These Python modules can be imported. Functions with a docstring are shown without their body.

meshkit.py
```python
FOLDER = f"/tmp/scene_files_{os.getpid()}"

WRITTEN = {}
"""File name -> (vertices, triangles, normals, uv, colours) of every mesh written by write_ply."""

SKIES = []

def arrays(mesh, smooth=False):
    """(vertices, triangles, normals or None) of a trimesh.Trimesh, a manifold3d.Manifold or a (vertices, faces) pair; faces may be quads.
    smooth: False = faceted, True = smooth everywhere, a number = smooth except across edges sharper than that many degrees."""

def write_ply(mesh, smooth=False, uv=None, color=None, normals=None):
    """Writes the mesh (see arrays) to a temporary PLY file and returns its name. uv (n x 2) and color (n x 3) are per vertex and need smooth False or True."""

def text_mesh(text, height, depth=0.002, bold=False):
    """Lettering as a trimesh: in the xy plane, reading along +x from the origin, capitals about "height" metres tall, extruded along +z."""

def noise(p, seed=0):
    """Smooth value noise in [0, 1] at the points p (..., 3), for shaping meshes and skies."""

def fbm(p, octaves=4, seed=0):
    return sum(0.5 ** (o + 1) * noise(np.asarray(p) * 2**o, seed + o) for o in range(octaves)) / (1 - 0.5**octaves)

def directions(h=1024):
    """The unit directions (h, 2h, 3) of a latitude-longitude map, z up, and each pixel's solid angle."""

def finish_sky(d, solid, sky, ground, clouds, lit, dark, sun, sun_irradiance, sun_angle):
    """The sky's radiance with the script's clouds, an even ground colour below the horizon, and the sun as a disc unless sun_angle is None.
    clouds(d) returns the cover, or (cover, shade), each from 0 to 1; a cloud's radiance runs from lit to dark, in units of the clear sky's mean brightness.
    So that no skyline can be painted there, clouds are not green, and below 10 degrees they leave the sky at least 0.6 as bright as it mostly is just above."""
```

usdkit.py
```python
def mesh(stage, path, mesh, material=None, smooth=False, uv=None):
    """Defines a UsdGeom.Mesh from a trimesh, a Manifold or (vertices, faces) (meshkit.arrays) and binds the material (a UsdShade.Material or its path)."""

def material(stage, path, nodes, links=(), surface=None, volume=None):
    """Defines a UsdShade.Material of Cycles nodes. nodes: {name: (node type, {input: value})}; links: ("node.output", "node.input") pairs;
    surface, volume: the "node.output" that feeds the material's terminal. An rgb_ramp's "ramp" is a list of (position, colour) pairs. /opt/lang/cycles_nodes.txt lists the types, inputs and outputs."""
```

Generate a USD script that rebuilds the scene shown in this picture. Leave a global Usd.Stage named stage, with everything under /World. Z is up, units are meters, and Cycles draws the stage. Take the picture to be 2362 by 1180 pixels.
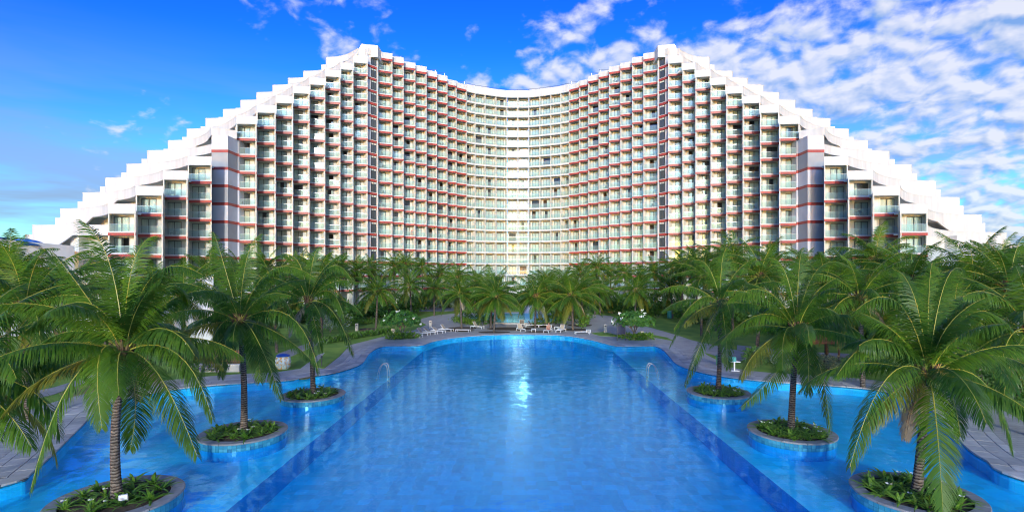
import math, random
import numpy as np
import trimesh, shapely, manifold3d
from shapely.geometry import Polygon, LineString, Point
from shapely.ops import unary_union
import usdkit, meshkit
from pxr import Usd, UsdGeom, UsdLux, UsdShade, Gf, Sdf, Vt

stage = Usd.Stage.CreateInMemory()
UsdGeom.SetStageUpAxis(stage, "Z")
UsdGeom.SetStageMetersPerUnit(stage, 1.0)
UsdGeom.Xform.Define(stage, "/World")
UsdGeom.Scope.Define(stage, "/World/Looks")

# ---------------------------------------------------------------- camera, sky, sun, exposure
F, CX, CY, CAMZ = 1200.0, 1194.5, 632.0, 7.9      # lens in pixels of the 2362-wide frame, eye height over the water
PW = 2362.0
cam = UsdGeom.Camera.Define(stage, "/World/camera")
cam.CreateHorizontalApertureAttr(36.0)
cam.CreateFocalLengthAttr(36.0 * F / PW)
cam.CreateHorizontalApertureOffsetAttr((1181 - CX) / PW * 36.0)
cam.CreateVerticalApertureOffsetAttr((CY - 590) / PW * 36.0)
cam.CreateClippingRangeAttr((0.1, 20000.0))
cam.AddTranslateOp().Set((0, 0, CAMZ))
cam.AddRotateXOp().Set(90.0)
EXPOSURE = 0.47
cam.CreateExposureAttr(EXPOSURE)
SUN_EL, SUN_AZ = math.radians(12.6), math.radians(179.1)     # low behind the viewer; azimuth from +y towards +x
SKY_STRENGTH, SUN_INTENSITY = 0.15, 0.52

sun_dir = np.array([math.sin(SUN_AZ) * math.cos(SUN_EL), math.cos(SUN_AZ) * math.cos(SUN_EL), math.sin(SUN_EL)])
sun = UsdLux.DistantLight.Define(stage, "/World/sun")
sun.CreateIntensityAttr(SUN_INTENSITY)
sun.CreateNormalizeAttr(True)
sun.CreateAngleAttr(1.8)
sun.CreateColorAttr((1.0, 0.965, 0.91))
sun.AddRotateZOp().Set(math.degrees(-SUN_AZ))
sun.AddRotateXOp().Set(math.degrees(SUN_EL) - 90 + 0.0)
# a DistantLight shines along -z: after the turns below its +z axis points at the sun
sun.ClearXformOpOrder()
zax = Gf.Vec3d(*sun_dir)
xax = Gf.Cross(Gf.Vec3d(0, 0, 1), zax).GetNormalized()
yax = Gf.Cross(zax, xax)
m4 = Gf.Matrix4d(1)
m4.SetRow3(0, xax); m4.SetRow3(1, yax); m4.SetRow3(2, zax)
sun.AddTransformOp(opSuffix="aim").Set(m4)

sky = UsdLux.DomeLight.Define(stage, "/World/sky")
sky.CreateIntensityAttr(1.0)
CLOUD_HI, CLOUD_LO = (4.2, 4.3, 4.6), (1.15, 2.1, 3.9)
SK, SKL = {}, []
def sk(name, kind, ins=(), **kw):
    SK[name] = (kind, kw)
    for k, v in dict(ins).items(): SKL.append((v, f"{name}.{k}"))
    return name
def skm_(name, op, a, b, c=None, clamp=False):
    """a, b, c: a number or the name of an output"""
    kw, ins = {"math_type": op, "use_clamp": clamp}, {}
    for i, x in enumerate((a, b, c)):
        if x is None: continue
        (ins if isinstance(x, str) else kw)[f"value{i + 1}"] = x
    return sk(name, "math", ins, **kw) + ".value"
def skr(name, src, a, b, lo=0.0, hi=1.0): return sk(name, "map_range", {"value": src}, from_min=a, from_max=b, to_min=lo, to_max=hi, clamp=True, range_type="smoothstep") + ".result"
sk("tc", "texture_coordinate")
sk("air", "sky_texture", sky_type="single_scattering", sun_disc=False, sun_elevation=SUN_EL, sun_rotation=SUN_AZ, altitude=20.0, air_density=1.0, aerosol_density=0.6, ozone_density=2.2)
sk("hsv", "hsv", {"color": "air.color"}, hue=0.5, saturation=1.28, value=1.0, fac=1.0)
sk("deepen", "gamma", {"color": "hsv.color"}, gamma=2.0)
sk("blue", "mix", {"color1": "deepen.color"}, mix_type="multiply", fac=1.0, color2=(0.185, 0.295, 0.47))
sk("dir", "separate_xyz", {"vector": "tc.generated"})
# a cloud sheet high overhead: direction over height
zz = skm_("zz", "maximum", skm_("za", "add", "dir.z", 0.42), 0.10)
sk("uv", "combine_xyz", {"x": skm_("u", "divide", "dir.x", zz), "y": skm_("v", "divide", "dir.y", zz)}, z=3.7)
sk("mp", "mapping", {"vector": "uv.vector"}, scale=(1.0, 1.0, 1.0), rotation=(0, 0, 0.45), location=(0.3, 0.55, 0))
sk("puff", "noise_texture", {"vector": "mp.vector"}, scale=15.0, detail=6.0, roughness=0.48, distortion=0.25)
sk("soft", "noise_texture", {"vector": "mp.vector"}, scale=4.2, detail=3.0, roughness=0.5, distortion=0.2)
sk("fine", "noise_texture", {"vector": "mp.vector"}, scale=46.0, detail=4.0, roughness=0.6)
az = "dir.x"
# cover: heavy to the right, open blue to the left, a few torn patches there
cov = skr("cov", az, -0.40, 0.24, -0.26, 0.08)
low = skr("low", "dir.z", 0.41, 0.35, 0.0, 0.15)               # a band of small cloud lower down near the middle
lowx = skm_("lowm", "multiply", low, skr("lowx", az, -0.42, -0.10))
patch_n = sk("patchn", "noise_texture", {"vector": "mp.vector"}, scale=1.9, detail=2.0, roughness=0.4)
pat = skr("pat", "patchn.fac", 0.46, 0.60, 0.0, 0.27)
patl = skm_("patl", "multiply", pat, skr("patx", az, -0.15, -0.32))
base = skm_("b1", "multiply_add", "puff.fac", 0.95, skm_("b2", "multiply", "soft.fac", 0.12))
base = skm_("b3", "multiply_add", "fine.fac", 0.14, skm_("b4", "subtract", base, 0.13))
dens = skm_("d3", "add", skm_("d2", "add", skm_("d1", "add", base, cov), lowx), patl)
mask = skr("mask", dens, 0.48, 0.74, 0.0, 0.90)
lit = skr("lit", dens, 0.58, 0.86)
# the upper faces of the puffs catch the light: the same noise looked up a little higher
sk("mp2", "mapping", {"vector": "mp.vector"}, location=(0.008, -0.024, 0.0))
sk("puff2", "noise_texture", {"vector": "mp2.vector"}, scale=15.0, detail=3.0, roughness=0.45, distortion=0.25)
rel = skm_("rel", "multiply_add", skm_("rd", "subtract", "puff.fac", "puff2.fac"), 3.4, 0.62, True)
sk("ccol", "mix", {"fac": rel}, color1=CLOUD_LO, color2=CLOUD_HI)
# pale veil near the horizon, streaked
sk("hmap", "mapping", {"vector": "tc.generated"}, scale=(1.0, 1.0, 6.0))
sk("hn", "noise_texture", {"vector": "hmap.vector"}, scale=2.4, detail=5.0, roughness=0.55, distortion=0.3)
veil = skm_("veil", "multiply", skr("vz", "dir.z", 0.40, 0.06, 0.0, 1.0), skr("vn", "hn.fac", 0.34, 0.62, 0.30, 1.0), clamp=True)
sk("hmix", "mix", {"color1": "blue.color", "fac": veil}, color2=(1.5, 2.1, 3.1))
sk("fin", "mix", {"color1": "hmix.color", "color2": "ccol.color", "fac": mask})
sk("bg", "background_shader", {"color": "fin.color"}, strength=SKY_STRENGTH)
skm = usdkit.material(stage, "/World/Looks/sky", SK, SKL, surface="bg.background")
UsdShade.MaterialBindingAPI.Apply(sky.GetPrim()).Bind(skm)

# ---------------------------------------------------------------- helpers
def gp(px, py, z=0.0):
    d = F * (CAMZ - z) / (py - CY)
    return np.array([(px - CX) * d / F, d])
def wp(px, py, d):
    return np.array([(px - CX) * d / F, d, CAMZ + (CY - py) * d / F])

_used = {}
def numbered(parent, name):
    k = _used.get((parent, name), 0)
    _used[(parent, name)] = k + 1
    return f"{parent}/{name}" if k == 0 else f"{parent}/{name}_{k:03d}"
def tag(prim, label=None, cat=None, group=None, kind=None):
    for k, v in (("label", label), ("category", cat), ("group", group), ("kind", kind)):
        if v:
            prim.SetCustomDataByKey(k, v)
    return prim
def path_of(parent):
    return "/World" if parent is None else (parent if isinstance(parent, str) else str(parent.GetPath()))
def obj(name, mesh, mat, parent=None, smooth=False, **t):
    p = usdkit.mesh(stage, numbered(path_of(parent), name), mesh, LK[mat] if isinstance(mat, str) else mat, smooth=smooth).GetPrim()
    return tag(p, **t)
def thing(name, loc=(0, 0, 0), rz=0.0, scale=1.0, tilt=None, **t):
    x = UsdGeom.Xform.Define(stage, numbered("/World", name))
    x.AddTranslateOp().Set(tuple(map(float, loc)))
    if rz: x.AddRotateZOp().Set(math.degrees(rz))
    if scale != 1.0: x.AddScaleOp().Set((scale,) * 3 if np.ndim(scale) == 0 else tuple(scale))
    return tag(x.GetPrim(), **t)
def copy(src, name, loc, rz=0.0, scale=1.0, **t):
    r = thing(name, loc, rz, scale, **t)
    r.GetReferences().AddInternalReference(src.GetPath())
    r.SetInstanceable(True)
    return r

class MB:
    """collects shapes into one mesh"""
    def __init__(s): s.v, s.f, s.n = [], [], 0
    def add(s, v, f):
        v = np.asarray(v, float); f = np.asarray(f, int)
        if f.shape[1] == 4: f = np.vstack([f[:, [0, 1, 2]], f[:, [0, 2, 3]]])
        s.v.append(v); s.f.append(f + s.n); s.n += len(v); return s
    def box(s, x0, x1, y0, y1, z0, z1):
        return s.add([(x, y, z) for z in (z0, z1) for y in (y0, y1) for x in (x0, x1)], BOXF)
    def mesh(s, m): return s.add(np.array(m.vertices), np.array(m.faces))
    def tube(s, pts, r, n=6, cap=True):
        v, f = tube(pts, r, n, cap); return s.add(v, f)
    def get(s): return np.vstack(s.v), np.vstack(s.f)
BOXF = np.array([(0, 2, 3, 1), (4, 5, 7, 6), (0, 1, 5, 4), (2, 6, 7, 3), (0, 4, 6, 2), (1, 3, 7, 5)])
def tube(pts, r, n=6, cap=True):
    pts = np.asarray(pts, float); k = len(pts); r = np.broadcast_to(np.asarray(r, float), (k,))
    t = np.gradient(pts, axis=0); t /= np.maximum(np.linalg.norm(t, axis=1, keepdims=True), 1e-9)
    ref = np.array([0, 0, 1.0]) if abs(t[:, 2]).mean() < 0.9 else np.array([1.0, 0, 0])
    a = np.cross(t, ref); a /= np.maximum(np.linalg.norm(a, axis=1, keepdims=True), 1e-9)
    b = np.cross(t, a)
    th = np.linspace(0, 2 * np.pi, n, endpoint=False)
    v = pts[:, None] + r[:, None, None] * (np.cos(th)[None, :, None] * a[:, None] + np.sin(th)[None, :, None] * b[:, None])
    i = np.arange(k - 1)[:, None] * n; j = np.arange(n)[None]; j2 = (j + 1) % n
    q = np.stack([i + j, i + n + j, i + n + j2, i + j2], -1).reshape(-1, 4)
    v = v.reshape(-1, 3)
    f = np.vstack([q[:, [0, 1, 2]], q[:, [0, 2, 3]]])
    if cap:
        v = np.vstack([v, pts[0], pts[-1]]); c0 = k * n
        jj, jj2 = np.arange(n), (np.arange(n) + 1) % n
        f = np.vstack([f, np.stack([np.full(n, c0), jj, jj2], 1), np.stack([np.full(n, c0 + 1), (k - 1) * n + jj2, (k - 1) * n + jj], 1)])
    return v, f
def catmull(P, per=8, closed=True):
    P = np.asarray(P, float); n = len(P); out = []
    for i in range(n if closed else n - 1):
        p0, p1, p2, p3 = (P[(i + k) % n] if closed else P[min(max(i + k, 0), n - 1)] for k in (-1, 0, 1, 2))
        for t in np.linspace(0, 1, per, endpoint=False):
            out.append(0.5 * (2 * p1 + (p2 - p0) * t + (2 * p0 - 5 * p1 + 4 * p2 - p3) * t**2 + (3 * p1 - p0 - 3 * p2 + p3) * t**3))
    if not closed: out.append(P[-1])
    return np.array(out)
def sheet(poly, z):
    mb = MB()
    for g in getattr(poly, "geoms", [poly]):
        if g.is_empty or g.geom_type != "Polygon": continue
        v, f = trimesh.creation.triangulate_polygon(g, engine="earcut")
        v = np.column_stack([v, np.full(len(v), z)])
        c = np.cross(v[f[:, 1]] - v[f[:, 0]], v[f[:, 2]] - v[f[:, 0]])[:, 2]
        f = np.where((c < 0)[:, None], f[:, ::-1], f)
        mb.add(v, f)
    return mb.get()
def slab(poly, z0, z1):
    mb = MB()
    for g in getattr(poly, "geoms", [poly]):
        if g.is_empty or g.geom_type != "Polygon": continue
        m = trimesh.creation.extrude_polygon(g, z1 - z0, engine="earcut"); m.apply_translation([0, 0, z0]); mb.mesh(m)
    return mb.get()

# ---------------------------------------------------------------- materials
LK = {}
def P(name, c1, c2=None, scale=3.0, rough=0.6, bump=0.0, bscale=None, spec=0.5, metal=0.0, ramp=(0.35, 0.65), stretch=None, detail=5.0, coord="pos", **extra):
    n = {"g": ("geometry", {}) if coord == "pos" else ("texture_coordinate", {}), "p": ("principled_bsdf", {"roughness": rough, "specular_ior_level": spec, "metallic": metal, **extra})}
    src = "g.position" if coord == "pos" else "g.object"
    l = []
    if stretch:
        n["mp"] = ("mapping", {"scale": stretch}); l.append((src, "mp.vector")); src = "mp.vector"
    if c2 is None:
        n["p"][1]["base_color"] = c1
    else:
        n["n"] = ("noise_texture", {"scale": scale, "detail": detail, "roughness": 0.55})
        n["r"] = ("rgb_ramp", {"ramp": [(ramp[0], c1), (ramp[1], c2)]})
        l += [(src, "n.vector"), ("n.fac", "r.fac"), ("r.color", "p.base_color")]
    if bump:
        n["bn"] = ("noise_texture", {"scale": bscale or scale * 6, "detail": 4.0})
        n["b"] = ("bump", {"strength": 0.6, "distance": bump})
        l += [(src, "bn.vector"), ("bn.fac", "b.height"), ("b.normal", "p.normal")]
    LK[name] = usdkit.material(stage, f"/World/Looks/{name}", n, l, surface="p.BSDF")
def PM(name, nodes, links, surface):
    LK[name] = usdkit.material(stage, f"/World/Looks/{name}", nodes, links, surface=surface)

P("render_white", (0.66, 0.66, 0.65), (0.49, 0.49, 0.485), 0.9, 0.75, bump=0.004, bscale=12, stretch=(1, 1, 0.16), ramp=(0.30, 0.78))
P("render_cream", (0.61, 0.61, 0.555), (0.52, 0.52, 0.47), 0.5, 0.8, stretch=(1, 1, 0.3))
P("panel_grey", (0.36, 0.37, 0.38), (0.32, 0.33, 0.34), 0.5, 0.8)
P("panel_lilac", (0.60, 0.61, 0.645), (0.52, 0.53, 0.56), 0.5, 0.8)
P("red_mosaic", (0.40, 0.062, 0.048), (0.27, 0.042, 0.034), 9.0, 0.45, ramp=(0.40, 0.62))
P("frame_dark", (0.035, 0.037, 0.04), rough=0.4)
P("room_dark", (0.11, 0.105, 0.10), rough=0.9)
P("rail_metal", (0.62, 0.66, 0.66), rough=0.3, metal=0.6)
PM("curtain", {"g": ("geometry", {}), "mp": ("mapping", {"scale": (4, 4, 0.12)}), "n": ("noise_texture", {"scale": 4.0, "detail": 4.0}), "o": ("object_info", {}), "rr": ("math", {"math_type": "add"}), "fr": ("math", {"math_type": "fraction"}),
               "r": ("rgb_ramp", {"ramp": [(0.38, (0.66, 0.68, 0.65)), (0.62, (0.50, 0.53, 0.51))]}), "v": ("rgb_ramp", {"ramp": [(0.0, (0.55, 0.60, 0.60)), (0.35, (0.95, 1.0, 0.97)), (0.7, (1.08, 1.06, 1.0)), (1.0, (0.72, 0.80, 0.80))]}), "mu": ("mix", {"mix_type": "multiply", "fac": 1.0}), "p": ("principled_bsdf", {"roughness": 0.9})},
   [("g.position", "mp.vector"), ("mp.vector", "n.vector"), ("n.fac", "r.fac"), ("o.random", "rr.value1"), ("g.random_per_island", "rr.value2"), ("rr.value", "fr.value1"), ("fr.value", "v.fac"), ("r.color", "mu.color1"), ("v.color", "mu.color2"), ("mu.color", "p.base_color")], "p.BSDF")
P("curtain_warm", (0.70, 0.62, 0.48), (0.52, 0.45, 0.33), 4.0, 0.9, stretch=(4, 4, 0.12), ramp=(0.38, 0.62))
PM("pane_glass", {"g": ("geometry", {}), "nb": ("math", {"math_type": "subtract", "value1": 1.0}), "fb": ("math", {"math_type": "multiply"}), "f": ("fresnel", {"IOR": 1.75}), "t": ("transparent_bsdf", {"color": (0.84, 0.92, 0.90)}), "gl": ("glossy_bsdf", {"color": (1, 1, 1), "roughness": 0.015}), "m": ("mix_closure", {})},
   [("g.backfacing", "nb.value2"), ("f.fac", "fb.value1"), ("nb.value", "fb.value2"), ("fb.value", "m.fac"), ("t.BSDF", "m.closure1"), ("gl.BSDF", "m.closure2")], "m.closure")
PM("rail_glass", {"f": ("fresnel", {"IOR": 1.4}), "t": ("transparent_bsdf", {"color": (0.88, 0.95, 0.93)}), "gl": ("glossy_bsdf", {"color": (1, 1, 1), "roughness": 0.05}), "m": ("mix_closure", {}),
                  "d": ("diffuse_bsdf", {"color": (0.55, 0.70, 0.67)}), "m2": ("mix_closure", {"fac": 0.07})},
   [("f.fac", "m.fac"), ("t.BSDF", "m.closure1"), ("gl.BSDF", "m.closure2"), ("m.closure", "m2.closure1"), ("d.BSDF", "m2.closure2")], "m2.closure")
P("stair_glass", (0.055, 0.07, 0.08), rough=0.05, spec=0.8)
P("solar_dark", (0.02, 0.025, 0.04), rough=0.2)
P("blue_glass", (0.03, 0.12, 0.28), rough=0.1)

# leaves: thin, partly lit through; every plant of a kind a little different
def leaf(name, c1, c2, sc=1.2, trans=0.35, rough=0.42, tcol=None):
    PM(name, {"g": ("geometry", {}), "o": ("object_info", {}), "n": ("noise_texture", {"scale": sc, "detail": 3.0}),
              "ad": ("math", {"math_type": "multiply_add", "value2": 0.45, "value3": -0.12}), "ad2": ("math", {"math_type": "multiply_add", "value2": 0.35}),
              "isl": ("math", {"math_type": "add"}),
              "r": ("rgb_ramp", {"ramp": [(0.18, c1), (0.75, c2)]}),
              "p": ("principled_bsdf", {"roughness": rough, "specular_ior_level": 0.45}),
              "t": ("translucent_bsdf", {}), "tm": ("mix", {"mix_type": "multiply", "fac": 1.0, "color2": tcol or (1.3, 1.5, 0.6)}), "m": ("mix_closure", {"fac": trans})},
       [("g.position", "n.vector"), ("o.random", "ad.value1"), ("g.random_per_island", "ad2.value1"), ("ad.value", "ad2.value3"),
        ("n.fac", "isl.value1"), ("ad2.value", "isl.value2"), ("isl.value", "r.fac"), ("r.color", "p.base_color"), ("r.color", "tm.color1"), ("tm.color", "t.color"),
        ("p.BSDF", "m.closure1"), ("t.BSDF", "m.closure2")], "m.closure")
leaf("palm_leaf", (0.018, 0.068, 0.008), (0.075, 0.165, 0.013))
leaf("palm_leaf_old", (0.075, 0.115, 0.016), (0.16, 0.17, 0.022))
leaf("palm_leaf_dead", (0.20, 0.15, 0.09), (0.32, 0.25, 0.16), trans=0.15)
leaf("lily_leaf", (0.05, 0.14, 0.018), (0.15, 0.28, 0.04))
leaf("shrub_leaf", (0.026, 0.085, 0.016), (0.075, 0.17, 0.03), trans=0.25)
leaf("shrub_bright", (0.06, 0.14, 0.016), (0.14, 0.24, 0.03), trans=0.3)
leaf("silver_leaf", (0.10, 0.14, 0.10), (0.22, 0.27, 0.20), trans=0.15)
leaf("frangipani_leaf", (0.03, 0.12, 0.018), (0.09, 0.22, 0.035), trans=0.25, rough=0.35)
leaf("hedge_leaf", (0.035, 0.11, 0.014), (0.10, 0.20, 0.025), trans=0.25)
P("midrib", (0.40, 0.36, 0.05), (0.24, 0.27, 0.035), 1.5, 0.45)
P("petiole_fibre", (0.17, 0.095, 0.045), (0.08, 0.045, 0.02), 9.0, 0.9)
P("coconut_green", (0.10, 0.19, 0.03), (0.17, 0.24, 0.04), 5.0, 0.4)
P("palm_flower", (0.55, 0.42, 0.12), (0.42, 0.27, 0.07), 6.0, 0.7)
P("flower_white", (0.80, 0.79, 0.74), rough=0.6)
P("flower_purple", (0.25, 0.14, 0.38), rough=0.6)
P("flower_yellow", (0.65, 0.45, 0.05), rough=0.6)
PM("palm_bark", {"tc": ("texture_coordinate", {}), "mp": ("mapping", {"scale": (1.6, 1.6, 1.0)}), "w": ("wave_texture", {"wave_type": "bands", "bands_direction": "z", "profile": "saw", "scale": 3.0, "distortion": 4.2, "detail": 3.0, "detail_scale": 1.6, "detail_roughness": 0.6}),
                 "r": ("rgb_ramp", {"ramp": [(0.0, (0.02, 0.016, 0.014)), (0.30, (0.075, 0.06, 0.05)), (0.55, (0.19, 0.165, 0.145)), (1.0, (0.25, 0.225, 0.20))]}),
                 "n": ("noise_texture", {"scale": 7.0, "detail": 5.0}), "rn": ("rgb_ramp", {"ramp": [(0.35, (0.55, 0.52, 0.5)), (0.65, (1.05, 1.0, 0.95))]}),
                 "mu": ("mix", {"mix_type": "multiply", "fac": 1.0}), "b": ("bump", {"strength": 0.9, "distance": 0.03}), "p": ("principled_bsdf", {"roughness": 0.9, "specular_ior_level": 0.2})},
   [("tc.object", "mp.vector"), ("mp.vector", "w.vector"), ("w.fac", "r.fac"), ("tc.object", "n.vector"), ("n.fac", "rn.fac"), ("r.color", "mu.color1"), ("rn.color", "mu.color2"),
    ("mu.color", "p.base_color"), ("w.fac", "b.height"), ("b.normal", "p.normal")], "p.BSDF")
P("branch_bark", (0.22, 0.19, 0.16), (0.13, 0.11, 0.09), 6.0, 0.9, bump=0.01)
P("soil", (0.075, 0.052, 0.034), (0.035, 0.024, 0.017), 5.0, 0.95, bump=0.04, bscale=18)
P("grass", (0.095, 0.22, 0.016), (0.21, 0.33, 0.035), 0.45, 0.9, bump=0.05, bscale=28, ramp=(0.36, 0.70))
P("grass_dry", (0.11, 0.13, 0.035), (0.27, 0.21, 0.10), 0.7, 0.95, bump=0.05, bscale=24)
def paving(name, c1, c2, mort, w, h, sc=1.0, rot=0.0, rough=0.7):
    PM(name, {"g": ("geometry", {}), "mp": ("mapping", {"rotation": (0, 0, rot)}), "b": ("brick_texture", {"scale": sc, "brick_width": w, "row_height": h, "mortar_size": 0.012, "color1": c1, "color2": c2, "mortar": mort, "offset": 0.5, "bias": 0.0}),
              "n": ("noise_texture", {"scale": 0.8, "detail": 6.0, "roughness": 0.6}), "r": ("rgb_ramp", {"ramp": [(0.3, (0.72, 0.72, 0.74)), (0.7, (1.06, 1.05, 1.04))]}), "mu": ("mix", {"mix_type": "multiply", "fac": 1.0}),
              "bu": ("bump", {"strength": 0.5, "distance": 0.006, "invert": True}), "p": ("principled_bsdf", {"roughness": rough})},
       [("g.position", "mp.vector"), ("mp.vector", "b.vector"), ("g.position", "n.vector"), ("n.fac", "r.fac"), ("b.color", "mu.color1"), ("r.color", "mu.color2"), ("mu.color", "p.base_color"), ("b.fac", "bu.height"), ("bu.normal", "p.normal")], "p.BSDF")
paving("plaza_paving", (0.42, 0.415, 0.40), (0.365, 0.36, 0.345), (0.23, 0.225, 0.22), 0.6, 0.3)
paving("path_paving", (0.34, 0.34, 0.345), (0.30, 0.30, 0.305), (0.18, 0.18, 0.18), 0.4, 0.2)
for i, c in enumerate([(0.46, 0.455, 0.45), (0.39, 0.39, 0.39), (0.53, 0.52, 0.51), (0.33, 0.332, 0.335)]):
    P(f"coping_stone_{'abcd'[i]}", c, tuple(0.78 * x for x in c), 2.2, 0.65, bump=0.006, bscale=30)
P("joint_dark", (0.07, 0.07, 0.072), rough=0.95)
P("planter_rim", (0.25, 0.255, 0.27), (0.175, 0.18, 0.19), 3.0, 0.55, bump=0.006, bscale=40)
def tiles(name, c1, c2, mort, size, rough=0.25, scale2=0.5, lo=0.80, hi=1.12, caustic_patch=0.5):  # mottled tile tone; its blotches paint caustic light from the water into the colour
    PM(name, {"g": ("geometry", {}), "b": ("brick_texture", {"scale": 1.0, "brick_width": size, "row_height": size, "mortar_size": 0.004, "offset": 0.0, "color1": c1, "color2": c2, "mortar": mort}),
              "mp": ("mapping", {"scale": (1 / caustic_patch,) * 3}), "wn": ("voronoi_texture", {"scale": 1.0, "metric": "chebychev", "randomness": 0.35}), "bw": ("rgb_to_bw", {}),
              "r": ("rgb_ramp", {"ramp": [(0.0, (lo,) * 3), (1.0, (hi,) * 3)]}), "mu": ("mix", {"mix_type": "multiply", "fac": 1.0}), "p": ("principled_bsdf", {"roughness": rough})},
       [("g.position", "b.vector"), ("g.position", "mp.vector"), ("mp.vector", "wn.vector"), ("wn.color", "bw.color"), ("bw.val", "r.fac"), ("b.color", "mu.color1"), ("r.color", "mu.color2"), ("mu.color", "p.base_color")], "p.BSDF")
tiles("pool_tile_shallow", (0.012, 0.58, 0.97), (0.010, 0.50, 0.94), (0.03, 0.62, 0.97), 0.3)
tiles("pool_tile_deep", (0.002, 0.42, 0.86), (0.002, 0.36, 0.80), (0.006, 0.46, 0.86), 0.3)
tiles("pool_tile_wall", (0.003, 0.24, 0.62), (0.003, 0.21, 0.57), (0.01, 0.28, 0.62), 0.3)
tiles("pool_tile_turquoise", (0.05, 0.42, 0.52), (0.04, 0.36, 0.47), (0.08, 0.45, 0.52), 0.3)
P("planter_tile_a", (0.035, 0.22, 0.33), rough=0.2)
P("planter_tile_b", (0.06, 0.29, 0.41), rough=0.2)
P("planter_tile_c", (0.022, 0.15, 0.27), rough=0.2)
P("tile_grout", (0.30, 0.42, 0.46), rough=0.8)
PM("water", {"g": ("geometry", {}), "mp": ("mapping", {"scale": (1.0, 1.2, 1.0)}), "n1": ("noise_texture", {"scale": 0.62, "detail": 1.0, "roughness": 0.4, "distortion": 0.5}),
             "n2": ("noise_texture", {"scale": 2.6, "detail": 1.0, "roughness": 0.5, "distortion": 0.8}), "m2": ("math", {"math_type": "multiply", "value2": 0.14}), "ad": ("math", {"math_type": "add"}),
             "b": ("bump", {"strength": 1.0, "distance": 0.03}), "f": ("fresnel", {"IOR": 1.31}), "nb": ("math", {"math_type": "subtract", "value1": 1.0}), "fb": ("math", {"math_type": "multiply"}), "t": ("transparent_bsdf", {"color": (0.80, 0.95, 0.99)}),
             "gl": ("glossy_bsdf", {"color": (0.26, 0.76, 1.0), "roughness": 0.0}), "m": ("mix_closure", {})},
   [("g.position", "mp.vector"), ("mp.vector", "n1.vector"), ("mp.vector", "n2.vector"), ("n2.fac", "m2.value1"), ("n1.fac", "ad.value1"), ("m2.value", "ad.value2"), ("ad.value", "b.height"),
    ("b.normal", "f.normal"), ("b.normal", "gl.normal"), ("g.backfacing", "nb.value2"), ("f.fac", "fb.value1"), ("nb.value", "fb.value2"), ("fb.value", "m.fac"), ("t.BSDF", "m.closure1"), ("gl.BSDF", "m.closure2")], "m.closure")
P("white_metal", (0.78, 0.78, 0.77), rough=0.35)
P("sling_beige", (0.42, 0.35, 0.26), (0.36, 0.30, 0.22), 8.0, 0.8)
P("sling_brown", (0.22, 0.19, 0.16), (0.18, 0.155, 0.13), 8.0, 0.8)
P("towel_white", (0.78, 0.78, 0.76), rough=0.9)
P("steel", (0.45, 0.47, 0.49), rough=0.3, metal=1.0)
P("bollard_stone", (0.50, 0.45, 0.37), (0.42, 0.38, 0.31), 6.0, 0.8)
P("lamp_dark", (0.06, 0.06, 0.06), rough=0.5)
P("navy_board", (0.012, 0.018, 0.06), rough=0.4)
P("wood_brown", (0.17, 0.085, 0.045), (0.10, 0.05, 0.027), 4.0, 0.7, stretch=(1, 1, 0.2))
P("roof_orange", (0.30, 0.12, 0.05), (0.22, 0.085, 0.035), 4.0, 0.7)
P("plastic_blue", (0.015, 0.06, 0.30), rough=0.35)
P("plastic_teal", (0.05, 0.28, 0.27), rough=0.4)
P("paint_yellow", (0.60, 0.36, 0.015), rough=0.4)
P("paint_green", (0.03, 0.14, 0.08), rough=0.5)
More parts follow.
